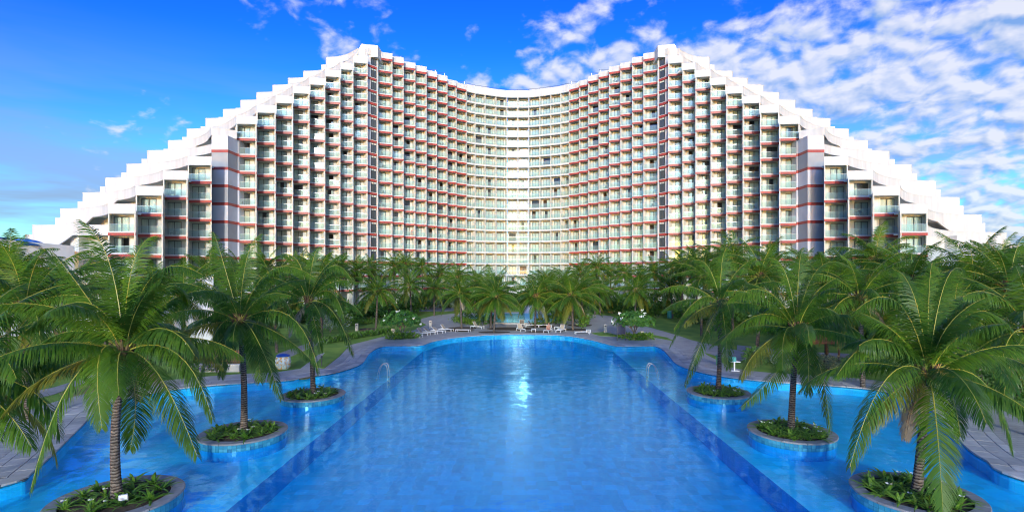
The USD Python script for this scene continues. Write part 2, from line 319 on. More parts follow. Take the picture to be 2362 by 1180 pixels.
P("pot_mural", (0.48, 0.60, 0.62), (0.55, 0.30, 0.07), 5.0, 0.5, ramp=(0.46, 0.60))
P("chair_dark", (0.07, 0.085, 0.09), rough=0.5)
P("skin", (0.52, 0.29, 0.20), rough=0.55)
P("hair_brown", (0.05, 0.028, 0.017), rough=0.6)
P("swim_red", (0.45, 0.05, 0.05), rough=0.7)
P("cloth_pink", (0.60, 0.25, 0.18), rough=0.8)
# ---------------------------------------------------------------- ground, pool, paving
LEFT_PX = [(0, 1125), (81, 1087), (190, 983), (217, 953), (255, 934), (312, 916), (407, 899), (519, 888), (654, 880), (725, 869), (780, 859), (833, 840), (851, 817), (874, 802), (905, 798.5),
           (960, 798), (978, 796), (999, 788.5), (1047, 780), (1118, 774), (1194, 772)]
RIGHT_PX = [(1287, 774), (1340, 780), (1385, 790), (1410, 797), (1440, 799.5), (1482, 799), (1512, 799), (1530, 808), (1545, 824), (1562, 841), (1599, 855), (1664, 869), (1765, 881), (1867, 888), (2003, 899),
            (2104, 921), (2172, 968), (2196, 1000), (2233, 1038), (2274, 1065), (2362, 1110)]
cps = [(-7, 3.0), (-15, 4.5), (-21, 9.0), (-22, 14.0)] + [gp(*p) for p in LEFT_PX] + [gp(*p) for p in RIGHT_PX] + [(22.5, 14.5), (21.5, 9.0), (15, 4.5), (7, 3.0)]
pool_pts = catmull(np.array(cps, float), 7)
pool = Polygon(pool_pts).buffer(0.15).buffer(-0.15)
pool = max(getattr(pool, "geoms", [pool]), key=lambda g: g.area)
pool = shapely.geometry.polygon.orient(pool, 1.0)
deep = shapely.box(-10.35, 3.2, 10.35, 80).intersection(pool.buffer(-0.55))
ring = np.array(pool.exterior.coords)[:-1]
seg = np.linalg.norm(np.roll(ring, -1, 0) - ring, axis=1)
cum = np.concatenate([[0], np.cumsum(seg)]); PER = cum[-1]
def ring_at(s):
    s = s % PER
    i = min(np.searchsorted(cum, s, "right") - 1, len(ring) - 1)
    t = (s - cum[i]) / max(seg[i], 1e-9)
    return ring[i] * (1 - t) + ring[(i + 1) % len(ring)] * t
def ring_nt(s):
    a, b = ring_at(s - 0.45), ring_at(s + 0.45)
    t = (b - a) / max(np.linalg.norm(b - a), 1e-9)
    return np.array([t[1], -t[0]])          # outwards: the ring runs counter-clockwise
STONE_W = [(0.0, 0.62), (0.635, 1.32), (1.335, 1.72)]
outer = pool.buffer(1.74)
deck = pool.buffer(3.7).difference(outer)

def pxpoly(pts, z=0.1): return Polygon([gp(x, y, z) for x, y in pts])
plaza = pxpoly([(690, 852), (735, 817), (800, 797), (860, 782), (905, 770), (955, 761), (985, 748), (962, 738), (1000, 727), (1050, 722.5), (1195, 719), (1340, 722.5), (1408, 728), (1440, 740), (1500, 755), (1560, 772), (1622, 793), (1600, 803), (1690, 848)])
plaza = plaza.buffer(0.4).buffer(-0.4).union(deck).difference(outer)
WORLD = shapely.box(-900, -150, 900, 2500)
obj("ground", sheet(WORLD.difference(pool.buffer(1.6)), 0.07), "grass", kind="structure")
obj("plaza", slab(plaza, 0.04, 0.11), "plaza_paving", kind="structure")
def side_poly(pts): return pxpoly(pts)
paths = [side_poly([(0, 918), (60, 905), (125, 892), (190, 872), (230, 858), (235, 864), (190, 884), (125, 908), (60, 924), (0, 940)]),
         side_poly([(640, 815), (743, 779), (860, 765), (905, 757), (908, 762), (860, 771), (745, 789), (650, 830)]),
         side_poly([(860, 712), (940, 708), (1040, 708), (1075, 712), (1040, 717), (940, 718), (860, 718)]),
         side_poly([(1560, 776), (1625, 790), (1722, 812), (1724, 826), (1700, 834), (1640, 816), (1570, 797)]),
         side_poly([(1700, 795), (1850, 810), (1960, 815), (1960, 824), (1850, 820), (1700, 806)])]
for p in paths:
    obj("path", slab(p.buffer(0.3).buffer(-0.3).difference(outer), 0.05, 0.096), "path_paving", kind="structure")
for pts in ([(727, 845), (758, 806), (802, 799), (780, 822), (745, 849)], [(1366, 768.5), (1392, 765.5), (1442, 777), (1385, 774)], [(1478, 767), (1535, 778), (1550, 785), (1500, 776)]):
    obj("lawn", slab(pxpoly(pts).buffer(0.3).buffer(-0.2), 0.09, 0.15), "grass", kind="structure")
for pts in ([(690, 868), (725, 846), (748, 838), (735, 862), (700, 872)], [(150, 905), (230, 880), (250, 895), (170, 925)], [(0, 985), (90, 960), (110, 985), (20, 1010)], [(835, 762), (905, 752), (900, 757), (840, 768)]):
    obj("dry_lawn", slab(pxpoly(pts).buffer(0.3), 0.06, 0.104), "grass_dry", kind="structure")

def vwall(poly, z0, z1, inward=True):
    mb = MB()
    for r in [poly.exterior, *poly.interiors]:
        c = np.array(r.coords)[:-1]; n = len(c)
        v = np.vstack([np.column_stack([c, np.full(n, z0)]), np.column_stack([c, np.full(n, z1)])])
        i = np.arange(n); j = (i + 1) % n
        q = np.stack([i, i + n, j + n, j], 1) if inward else np.stack([i, j, j + n, i + n], 1)
        mb.add(v, q)
    return mb.get()
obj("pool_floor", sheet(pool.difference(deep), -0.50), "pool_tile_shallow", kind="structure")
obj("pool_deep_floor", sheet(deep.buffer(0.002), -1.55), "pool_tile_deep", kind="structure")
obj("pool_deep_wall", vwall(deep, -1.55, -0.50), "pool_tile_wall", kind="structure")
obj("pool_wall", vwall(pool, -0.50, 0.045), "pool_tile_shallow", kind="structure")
wm = pool.buffer(0.004)
obj("pool_water", sheet(wm, 0.0), "water", kind="structure")
# coping: three rows of stones round the pool, each stone a piece
coping = thing("pool_coping", kind="structure")
obj("bedding", slab(outer.difference(pool), -0.02, 0.075), "joint_dark", coping)
rngc = random.Random(5)
stones = []
for row, (o0, o1) in enumerate(STONE_W):
    s = rngc.uniform(0, 0.3)
    while s < PER - 0.3:
        L = rngc.choice([0.82, 0.86, 0.9, 0.94]) if row < 2 else rngc.choice([1.1, 1.2])
        e = min(s + L, PER)
        mid = ring_at((s + e) / 2)
        dist = math.hypot(*mid)
        vis = mid[1] > 15 and abs(mid[0]) < mid[1] * 1.05
        stones.append((dist if vis else 1e4 + dist, row, s, e, o0, o1))
        s = e
stones.sort()
def stone_mesh(row, s, e, o0, o1):
    rr = random.Random(int(s * 977) + row)
    z1 = 0.118 + rr.uniform(0, 0.010); g = 0.014
    top, bot = [], []
    ts = np.linspace(s + g, e - g, 3)
    vv = []
    for t in ts:
        p, n = ring_at(t), ring_nt(t)
        a, b = p + n * (o0 - (0.03 if row == 0 else 0)), p + n * o1
        vv += [(*a, 0.05 if row == 0 else 0.07), (*a, z1 - 0.014), (*(a + n * 0.014), z1), (*(b - n * 0.01), z1), (*b, z1 - 0.012), (*b, 0.07)]
    f = []
    for k in range(2):
        for j in range(5):
            a = k * 6 + j; f.append((a, a + 1, a + 7, a + 6))
    for k, fl in ((0, False), (12, True)):
        for tri in ((0, 1, 4, 5), (1, 2, 3, 4)):
            q = tuple(k + x for x in tri); f.append(q[::-1] if not fl else q)
    v = np.array(vv); f = np.array(f)
    c = v.mean(0)
    return v, f[:, ::-1]
rest = MB()
for i, (d, *a) in enumerate(stones):
    v, f = stone_mesh(*a)
    if d > 1e4 and a[1] != 0 and d > 1e4 + 40: continue
    if i < 300: obj("coping_stone", (v, f), f"coping_stone_{'aaabbcd'[rngc.randrange(7)]}", coping)
    else: rest.add(v, f)
obj("coping_stones", rest.get(), "coping_stone_b", coping, kind="stuff")

# ---------------------------------------------------------------- the hotel
U = 3.3
def gk(k): return k if k <= 5 else k * (1 - 0.0045 * (k - 5))
def zk(k): return CAMZ + U * gk(k)
def pl(px, s): return np.array([(px - CX) * U / s, F * U / s])      # plan position of an image column where a storey is s pixels high
class Frame:
    def __init__(s, L, R, skew=None):
        s.L, s.R = np.array(L, float), np.array(R, float)
        s.W = np.linalg.norm(s.R - s.L); s.u = (s.R - s.L) / s.W; s.n = np.array([-s.u[1], s.u[0]])
        if skew is not None:                              # the bays are oblique: their walls run back along the radius of the court, turned by skew
            r = (s.L + s.R) / 2; r = r / np.linalg.norm(r); a = math.radians(skew)
            s.n = np.array([r[0] * math.cos(a) - r[1] * math.sin(a), r[0] * math.sin(a) + r[1] * math.cos(a)])
            s.n /= abs(s.n @ np.array([-s.u[1], s.u[0]]))
    def at(s, u, n): return s.L + s.u * u + s.n * n
def fbox(mb, fr, u0, u1, n0, n1, z0, z1, side):
    v = []
    for z in (z0, z1):
        for n in (n0, n1):
            for u in (u0, u1):
                p = fr.at(u, n); v.append((side * p[0], p[1], z))
    mb.add(v, BOXF if side > 0 else BOXF[:, ::-1])
def ribbon(path, inner, z0, z1, side):
    """closed wall over a path: outer and inner line, lower and upper heights per point"""
    n = len(path); z0 = np.broadcast_to(z0, (n,)); z1 = np.broadcast_to(z1, (n,))
    v = np.vstack([np.column_stack([path, z0]), np.column_stack([path, z1]), np.column_stack([inner, z1]), np.column_stack([inner, z0])])
    f = []
    for b in range(4):
        c = (b + 1) % 4
        for i in range(n - 1): f.append((b * n + i, b * n + i + 1, c * n + i + 1, c * n + i))
    f += [(0, n, 2 * n, 3 * n), (4 * n - 1, 3 * n - 1, 2 * n - 1, n - 1)]
    v[:, 0] *= side
    f = np.array(f)
    return v, (f if side > 0 else f[:, ::-1])
hotel = thing("hotel_building", label="curved white hotel of stepped balconies with red bands rising to two towers", cat="hotel")
COLS = [  # left px, right px, storey px at left and right edge, topmost balcony, style
    (249, 313, 49.5, 49.4, 2, "wing"), (313, 376, 47.5, 47.4, 3, "wing"), (376, 433, 45.2, 45.1, 4, "wing"), (433, 488, 43.4, 43.3, 5, "wing"),
    (545, 592, 40.0, 39.9, 8, "wing"), (592, 636, 38.8, 38.7, 9, "wing"), (636, 676, 37.5, 37.35, 10, "wing"), (676, 714, 36.45, 36.3, 11, "wing"), (714, 750, 35.4, 35.2, 12, "wing"),
    (750, 785, 34.4, 34.2, 13, "wing"), (785, 815, 33.4, 33.2, 14, "wing"), (815, 848, 32.45, 32.25, 15, "wing"),
    (872, 905, 31.06, 30.75, 16, "inner"), (905, 931, 30.4, 30.2, 16, "inner"), (931, 958, 29.67, 29.45, 16, "inner"), (958, 984, 29.14, 28.92, 16, "inner"), (984, 1008, 28.47, 28.2, 16, "inner"),
    (1008, 1032, 27.88, 27.6, 16, "inner"), (1032, 1053, 27.2, 26.95, 16, "inner"), (1053, 1076, 26.77, 26.4, 16, "inner"),
    (1076, 1097, 26.35, 26.05, 16, "bow"), (1097, 1120, 26.05, 25.84, 16, "bow"), (1120, 1145, 25.84, 25.62, 16, "bow"), (1145, 1170, 25.62, 25.46, 16, "bow"), (1170, 1194.5, 25.46, 25.46, 16, "bow")]
KMIN = -1
pieces = {k: [] for k in ("balcony_slab", "red_fascia", "balcony_railing", "balcony_door")}   # (size in the photograph, builder)
rngh = random.Random(11)
balconies = []
def door_piece(fr, side, k, u0, u1, state):
    z = zk(k); n = 1.62; H = min(2.42, zk(k + 1) - z - 0.65); b = 0.065
    fm = MB()
    um = (u0 + u1) / 2
    for a, c in ((u0, u0 + b), (u1 - b, u1), (um - 0.04, um + 0.04)): fbox(fm, fr, a, c, n, n + 0.1, z + 0.02, z + H, side)
    for a, c in ((z + 0.02, z + 0.08), (z + H - 0.07, z + H)): fbox(fm, fr, u0 + b, u1 - b, n + 0.004, n + 0.096, a, c, side)
    out = [("frame", fm.get(), "frame_dark")]
    for a, c in ((u0 + b, um - 0.04), (um + 0.04, u1 - b)):
        if state == "open" and c == u1 - b: continue
        g = MB(); p, q = fr.at(a, n + 0.05), fr.at(c, n + 0.05)
        v = [(side * p[0], p[1], z + 0.08), (side * q[0], q[1], z + 0.08), (side * q[0], q[1], z + H - 0.07), (side * p[0], p[1], z + H - 0.07)]
        out.append(("pane", (np.array(v), np.array([(0, 1, 2, 3)] if side > 0 else [(3, 2, 1, 0)])), "pane_glass"))
    if state in ("curtain", "warm", "half", "open"):
        cu = MB(); m = 17
        for a, c in {"curtain": [(u0 + b, u1 - b)], "warm": [(u0 + b, u1 - b)], "half": [(u0 + b, um - 0.25), (u1 - 0.45, u1 - b)], "open": [(u0 + b, um)]}[state]:
            us = np.linspace(a, c, m)
            v = []
            for zz in (z + 0.06, z + H - 0.03):
                for j, uu in enumerate(us):
                    p = fr.at(uu, n + 0.17 + 0.035 * (j % 2)); v.append((side * p[0], p[1], zz))
            q = [(j, j + 1, j + 1 + m, j + m) for j in range(m - 1)]
            cu.add(v, np.array(q if side > 0 else [x[::-1] for x in q]))
        out.append(("curtain", cu.get(), "curtain_warm" if state == "warm" else "curtain"))
    return out
fin_mb_parts = 0
prevR = None
for ci, (xl, xr, sl, sr, top, style) in enumerate(COLS):
    skew = None if style == "bow" else (-5, -4, -3, -2, 5, 7, 10, 13, 16, 18, 20, 22, 20, 20, 20, 19, 18, 17, 16, 15)[ci]
    fr = Frame(pl(xl, sl), pl(xr, sr), skew)
    nxt = None
    if ci + 1 < len(COLS) and abs(COLS[ci + 1][0] - xr) < 2 and style != "bow": nxt = pl(COLS[ci + 1][0], COLS[ci + 1][2])
    joined_left = ci and style == "bow" and COLS[ci - 1][5] in ("bow",)
    for side in (-1, 1):
        sd = -side                                       # side +1 builds the left half as measured, -1 its mirror
        W = fr.W
        zt = zk(top + 1)
        # dividing walls
        fm = MB(); fbox(fm, fr, W - 0.17, W, 0.0, 3.6, 0.0, zt - 0.25, sd); obj("dividing_wall", fm.get(), "render_cream", hotel)
        if not joined_left:
            fm = MB(); fbox(fm, fr, 0.0, 0.20, 0.02 if style == "wing" else 0.12, 3.6, 0.0, zt - 0.25, sd); obj("dividing_wall", fm.get(), "render_cream", hotel)
        if nxt is not None and np.linalg.norm(nxt - fr.R) > 0.3:
            d_ = (nxt - fr.R); e_ = np.array([d_[1], -d_[0]]) / np.linalg.norm(d_)
            q = np.array([fr.R - d_ * 0.0, nxt + d_ * 0.02]); obj("dividing_wall", ribbon(q, q - e_ * 0.2 * (1 if e_[0] > 0 else -1), 0.0, zk(min(top, COLS[ci + 1][4]) + 1) - 0.3, sd), "render_cream", hotel)
        u0, u1 = (0.16 * W, 0.72 * W) if style != "bow" else (0.17 * W, 0.80 * W)
        bw = MB()
        fbox(bw, fr, 0.2, u0, 1.7, 1.86, 0.0, zt - 0.3, sd); fbox(bw, fr, u1, W - 0.22, 1.7, 1.86, 0.0, zt - 0.3, sd)
        for k in range(KMIN, top + 1):
            H = min(2.42, zk(k + 1) - zk(k) - 0.65)
            fbox(bw, fr, u0, u1, 1.705, 1.855, zk(k) + H, zk(k + 1) - 0.21, sd)
        fbox(bw, fr, u0, u1, 1.705, 1.855, 0.0, zk(KMIN) - 0.21, sd)
        obj("balcony_back_wall", bw.get(), "render_cream", hotel)
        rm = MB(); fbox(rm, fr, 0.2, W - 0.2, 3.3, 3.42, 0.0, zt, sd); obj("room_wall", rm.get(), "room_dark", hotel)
        for k in range(KMIN, top + 1):
            size = sl
            balconies.append((fr, sd, k, sl, style, ci))
            z = zk(k)
            th = 0.22 if style != "bow" else 0.25
            m1 = MB(); fbox(m1, fr, 0.0, W, -0.07, 3.3, z - th, z, sd); pieces["balcony_slab"].append((size, [("balcony_slab", m1.get(), "render_white")]))
            if style != "bow":
                m2 = MB(); fbox(m2, fr, 0.0, W, -0.035, 0.25, z - th - 0.44, z - th, sd); pieces["red_fascia"].append((size, [("red_fascia", m2.get(), "red_mosaic")]))
            else:
                m2 = MB(); fbox(m2, fr, 0.0, W, -0.035, 0.25, z - th - 0.22, z - th, sd); obj("edge_beam", m2.get(), "render_white", hotel)
            m3 = MB(); fbox(m3, fr, 0.02, W - 0.22, 0.06, 0.074, z + 0.04, z + 1.08, sd)
            m4 = MB(); fbox(m4, fr, 0.02, W - 0.22, 0.045, 0.09, z + 1.08, z + 1.12, sd)
            pieces["balcony_railing"].append((size, [("balcony_railing", m3.get(), "rail_glass"), ("handrail", m4.get(), "rail_metal")]))
            r = rngh.random()
            state = "curtain" if r < 0.74 else "half" if r < 0.84 else "dark" if r < 0.90 else "open" if r < 0.94 else "warm"
            dp = door_piece(fr, sd, k, u0, u1, state); dp[0] = ("balcony_door", *dp[0][1:])
            pieces["balcony_door"].append((size, dp))
        # what closes the column on top
        z = zt
        cm = MB()
        if style == "wing":
            fbox(cm, fr, 0.0, W, -0.05, 0.22, z - 0.6, z + 0.93, sd); fbox(cm, fr, 0.0, W, 0.22, 4.5, z - 0.3, z - 0.05, sd); fbox(cm, fr, 0.0, 0.25, 0.22, 4.5, z - 0.05, z + 0.9, sd)
        else:
            h = 1.45 if style == "inner" else 1.8
            fbox(cm, fr, 0.0, W, -0.06, 0.25, z - (0.02 if style == "inner" else 0.35), z + h, sd); fbox(cm, fr, 0.0, W, 0.25, 9.0, z - 0.02, z + 0.3, sd); fbox(cm, fr, W - 0.2, W, 0.25, 5.0, z, z + h - 0.01, sd)
            if style == "inner":
                m2 = MB(); fbox(m2, fr, 0.0, W, -0.035, 0.25, z - 0.52, z - 0.02, sd); obj("roof_fascia", m2.get(), "red_mosaic", hotel)
        obj("parapet", cm.get(), "render_white", hotel)
for kind, lst in pieces.items():
    order = sorted(range(len(lst)), key=lambda i: -lst[i][0])
    rest = {}
    for j, i in enumerate(order):
        items = lst[i][1]
        if j < 300:
            root = obj(items[0][0], items[0][1], items[0][2], hotel)
            for nm, m, mt in items[1:]: obj(nm, m, mt, root)
        else:
            for nm, m, mt in items: rest.setdefault((nm, mt), MB()).add(*m)
    for (nm, mt), mb in rest.items():
        obj({"balcony_slab": "joined_balcony_slabs", "red_fascia": "joined_red_fascias", "balcony_railing": "joined_railings", "handrail": "joined_handrails", "balcony_door": "joined_door_frames", "pane": "joined_door_panes",
             "curtain": "joined_warm_curtains" if mt == "curtain_warm" else "joined_curtains"}[nm], mb.get(), mt, hotel, kind="stuff")

# stair towers, flat banded walls, stepped terraces down the outer flanks
def offset(path, d):
    t = np.gradient(path, axis=0); t /= np.linalg.norm(t, axis=1, keepdims=True)
    return path + d * np.column_stack([t[:, 1], -t[:, 0]])
ENDS = {2: (81, 519), 3: (140, 481), 4: (192, 444), 5: (244, 410), 6: (294, 378), 7: (342, 347), 8: (388, 324), 9: (432, 297), 10: (475, 273), 11: (516, 252), 12: (556, 231), 13: (593, 213),
        14: (630, 196), 15: (666, 180), 16: (701, 164), 17: (754, 132)}
STARTS = {2: (247, 49.6), 3: (249, 49.5), 4: (313, 47.5), 5: (376, 45.2), 6: (433, 43.4), 7: (488, 41.4), 8: (488, 41.4), 9: (545, 40.0), 10: (592, 38.8), 11: (636, 37.5), 12: (676, 36.45), 13: (714, 35.4),
          14: (750, 34.4), 15: (785, 33.4), 16: (815, 32.45), 17: (824, 31.8)}
wing_back = []
for side in (1, -1):
    ends = ENDS if side > 0 else {**ENDS, 2: (68, 536), 3: (125, 495), 4: (176, 455), 5: (231, 417), 6: (287, 380), 7: (340, 348)}   # the right flank runs a little lower and farther out
    for k, (ex, ey) in ends.items():
        s = (631.3 - ey) / (gk(k) + 0.28)
        S, E = pl(*STARTS[k]), pl(ex, s)
        if k == 2: S = S + (0, 0.3)
        D = E - S; Ln = np.linalg.norm(D); D /= Ln
        N = np.array([-D[1], D[0]])                      # towards the viewer's side of the flank
        if N[1] > 0: N = -N
        t = np.linspace(0, 1, 15)
        core = np.column_stack([S[0] + (E[0] - S[0]) * t, S[1] + (E[1] - S[1]) * (1 - (1 - t) ** 2.1)])   # each terrace swings back from its column, then runs along the flank
        back = np.array([D[0] * 0.25 - N[0], D[1] * 0.25 - N[1]]); back /= np.linalg.norm(back)
        r = 0.9
        arc = [E + D * r * math.sin(a) + back * r * (1 - math.cos(a)) for a in np.linspace(0.3, math.pi / 2, 5)]
        tail = [arc[-1] + back * q for q in (1.5, 4.0, 8.0)]
        path = np.vstack([core, arc, tail])
        zt_, zb = zk(k) + 0.93, zk(k) - 0.60
        zlow = zk(k - 1) + 0.80
        tt = np.concatenate([t, np.linspace(1.02, 1.3, 8)])
        z0 = np.where(tt < 0.50, zb, np.where(tt > 0.74, zlow, zb + (tt - 0.50) / 0.24 * (zlow - zb)))
        if k == 7: z0 = np.where(tt < 0.30, zb, np.where(tt > 0.5, zlow, zb + (tt - 0.30) / 0.2 * (zlow - zb)))
        obj("terrace_parapet", ribbon(path, offset(path, 0.28), z0, zt_, side), "render_white", hotel)
        # low end step beyond the parapet
        e0 = E + D * 0.9 + back * 0.5
        st = np.array([e0 + (0.3, 0.15), e0 + (-1.15, 0.15), e0 + (-1.25, 0.4), e0 + (-1.25, 2.6)])
        obj("terrace_step", ribbon(st, np.array([e0 + (0.3, 2.4), e0 + (-0.2, 2.4), e0 + (-0.2, 2.5), e0 + (-0.3, 2.6)]), zlow - 0.6, zt_ - 1.35, side), "render_white", hotel)
        p1, p2 = offset(core, 0.30), offset(core, 4.2)
        obj("terrace_coping", ribbon(offset(path, -0.045), offset(path, 0.33), zt_ + 0.002, zt_ + 0.085, side), "render_white", hotel)
        obj("terrace_slab", ribbon(p1, p2, zk(k) - 0.42, zk(k) - 0.12, side), "render_white", hotel)
        p1, p2 = offset(core, 2.6), offset(core, 2.9)
        obj("terrace_wall", ribbon(p1, p2, zk(k - 1) - 0.12 if k > 2 else 0, zk(k) - 0.42, side), "render_cream", hotel)
        if 3 <= k <= 7:                                  # small vents under the soffits
            for q in (2, 4):
                c = p1[q]; vm = MB(); fr_ = Frame(p1[q + 1], p1[q])
                fbox(vm, fr_, 0, 0.7, -0.03, 0.0, zk(k) - 0.75, zk(k) - 0.52, side); obj("vent", vm.get(), "curtain_warm", hotel)
    # flat banded wall and recess between the two wings
    for x0, x1, s, setb, nm in ((488, 526, 41.4, 0.0, "flat"), (524, 546, 40.4, 0.9, "recess")):
        fr = Frame(pl(x0, s), pl(x1, s))
        edges = [0.0] + [zk(k) for k in range(-1, 9)]
        for i in range(len(edges) - 1):
            z0, z1 = edges[i], edges[i + 1] - (0.55 if i < len(edges) - 2 else 0.6)
            a = MB(); fbox(a, fr, 0, fr.W, setb, setb + 4, z0 - 0.02, z1, side)
            obj("wall_panel", a.get(), ("panel_lilac" if i % 2 else "panel_grey") if nm == "flat" else ("panel_grey" if i > 7 else "panel_lilac"), hotel)
            if i < len(edges) - 2:
                a = MB(); fbox(a, fr, -0.02, fr.W + 0.02, setb - 0.03, setb + 4, z1, z1 + 0.53, side); obj("wall_band", a.get(), "red_mosaic", hotel)
    fr = Frame(pl(487, 41.5), pl(546, 40.4))
    a = MB(); fbox(a, fr, 0, fr.W, -0.06, 4, zk(8) - 0.6, zk(8) + 0.93, side); obj("parapet", a.get(), "render_white", hotel)
    # stair tower
    fr = Frame(pl(848, 31.9), pl(872, 31.35)); W = fr.W
    a = MB(); fbox(a, fr, 0, 0.32 * W, 0.12, 5, 0, zk(17), side); obj("tower_wall", a.get(), "panel_lilac", hotel)
    a = MB(); fbox(a, fr, 0.88 * W, W, -0.04, 5, 0, zk(17), side); fbox(a, fr, 0.32 * W, 0.88 * W, 0.6, 5, 0, zk(17), side); obj("tower_wall", a.get(), "render_white", hotel)
    for k in range(-1, 17):
        z0, z1 = zk(k), zk(k + 1) - 0.75
        b = MB(); fbox(b, fr, 0, 0.88 * W, -0.02, 0.6, z0 - 0.62, z0 - 0.10, side); obj("tower_band", b.get(), "red_mosaic", hotel)
        b = MB(); fbox(b, fr, 0, 0.88 * W, -0.05, 0.6, z0 - 0.10, z0, side); obj("tower_sill", b.get(), "render_white", hotel)
        b = MB(); u0, u1 = 0.36 * W, 0.86 * W; um = (u0 + u1) / 2
        for p, q in ((u0, u0 + 0.07), (u1 - 0.07, u1), (um - 0.035, um + 0.035)): fbox(b, fr, p, q, 0.1, 0.2, z0 + 0.02, z1 + 0.1, side)
        for p, q in ((z0 + 0.02, z0 + 0.09), (z1 - 0.42, z1 - 0.34), (z1 + 0.03, z1 + 0.1)): fbox(b, fr, u0 + 0.07, u1 - 0.07, 0.104, 0.196, p, q, side)
        w = obj("stair_window", b.get(), "frame_dark", hotel)
        b = MB(); fbox(b, fr, u0 + 0.05, u1 - 0.05, 0.15, 0.17, z0 + 0.05, z1 - 0.38, side); obj("pane", b.get(), "stair_glass", w)
        b = MB(); fbox(b, fr, u0 + 0.05, u1 - 0.05, 0.15, 0.17, z1 - 0.38, z1 + 0.06, side); obj("upper_pane", b.get(), "curtain", w)
    d = pl(860, 31.6)[1]
    prof = [wp(x, y, d)[[0, 2]] for x, y in ((820.5, 150), (820.5, 129), (835, 103.5), (873, 107), (873, 134), (848, 134), (848, 150))]
    m = trimesh.creation.extrude_polygon(Polygon(prof), 9.0, engine="earcut")
    v = np.array(m.vertices); v = np.column_stack([v[:, 0] * side, d - 0.5 + v[:, 2], v[:, 1]])
    v[:, 1] += (v[:, 0] * side - prof[4][0]) * -0.25 * 0
    f = np.array(m.faces)[:, ::-1] if side > 0 else np.array(m.faces)
    obj("tower_head", (v, f), "render_white", hotel)
    fr = Frame(pl(848, 31.9), pl(873, 31.3)); a = MB(); fbox(a, fr, 0, fr.W, -0.06, 5, zk(17) - 0.6, zk(17) + 0.9, side); obj("tower_lintel", a.get(), "render_white", hotel)
    # end block under the lowest terrace: pillar, strip window, plain wall
    fr = Frame(pl(150, 48.6), pl(247, 49.4)); W = fr.W
    a = MB(); fbox(a, fr, 0.0, W, 2.2, 2.6, 0, zk(2) - 0.6, side); obj("end_wall", a.get(), "render_cream", hotel)
    a = MB(); fbox(a, fr, 0.10 * W, 0.30 * W, 0.2, 2.2, 0, zk(2) - 0.55, side); fbox(a, fr, 0.30 * W, W, 0.3, 2.2, 0, zk(0) + 1.0, side); obj("end_wall", a.get(), "render_white", hotel)
    for u in (0.34, 0.49, 0.64, 0.79):
        b = MB(); fbox(b, fr, u * W, (u + 0.14) * W, 0.22, 0.31, zk(0) + 1.02 - 1.0, zk(0) + 2.3 - 1.0, side); w = obj("strip_window", b.get(), "frame_dark", hotel)
        b = MB(); fbox(b, fr, (u + 0.015) * W, (u + 0.125) * W, 0.19, 0.218, zk(0) + 0.12, zk(0) + 1.2, side); obj("pane", b.get(), "stair_glass", w)
    b = MB(); fbox(b, fr, 0.0 * W, 0.09 * W, 2.1, 2.19, zk(1) - 0.9, zk(1) + 0.7, side); w = obj("side_window", b.get(), "frame_dark", hotel)
# roof rail on the bow
pts = [np.array([*pl(x, s)]) + (0, 0.6) for x, s in ((1076, 26.35), (1097, 26.05), (1120, 25.85), (1145, 25.65), (1170, 25.5), (1194.5, 25.45))]
pts = np.array([(p[0], p[1], zk(17) + 2.25) for p in pts]); pts = np.vstack([pts, (pts * (-1, 1, 1))[::-1][1:]])
b = MB(); b.tube(pts, 0.05, 5)
for p in pts: b.tube([p - (0, 0, 0.7), p], 0.04, 5)
obj("roof_rail", b.get(), "frame_dark", hotel)
for pi_, (x, y, s) in enumerate(((911, 130, 30.6), (992, 161, 28.6), (1014, 169, 27.9), (1061, 188, 26.8))):
    for side in (1, -1):
        p = pl(x, s) + (0, 2.5); z = CAMZ + (CY - y) * p[1] / F
        t = thing("solar_panel", (p[0] * side, p[1], z), label=("dark tilted solar panel on the roof, nearest to the {} tower", "dark tilted solar panel on the roof, second down the inner slope from the {} tower", "dark tilted solar panel on the roof, third down the inner slope from the {} tower",
                  "dark tilted solar panel on the roof, lowest of four below the {} tower")[pi_].format("left" if side > 0 else "right"), cat="solar panel", group="solar panels on the hotel roof")
        b = MB(); b.add([(-1.3, -0.7, -0.25), (1.3, -0.7, -0.25), (1.3, 0.7, 0.35), (-1.3, 0.7, 0.35), (-1.3, -0.7, -0.31), (1.3, -0.7, -0.31), (1.3, 0.7, 0.29), (-1.3, 0.7, 0.29)],
                        [(0, 1, 2, 3), (7, 6, 5, 4), (0, 4, 5, 1), (1, 5, 6, 2), (2, 6, 7, 3), (3, 7, 4, 0)]); obj("panel", b.get(), "solar_dark", t)
        b = MB(); b.box(-1.1, -1.0, -0.6, 0.6, -1.6, -0.2); b.box(1.0, 1.1, -0.6, 0.6, -1.6, -0.2); obj("stand", b.get(), "steel", t)
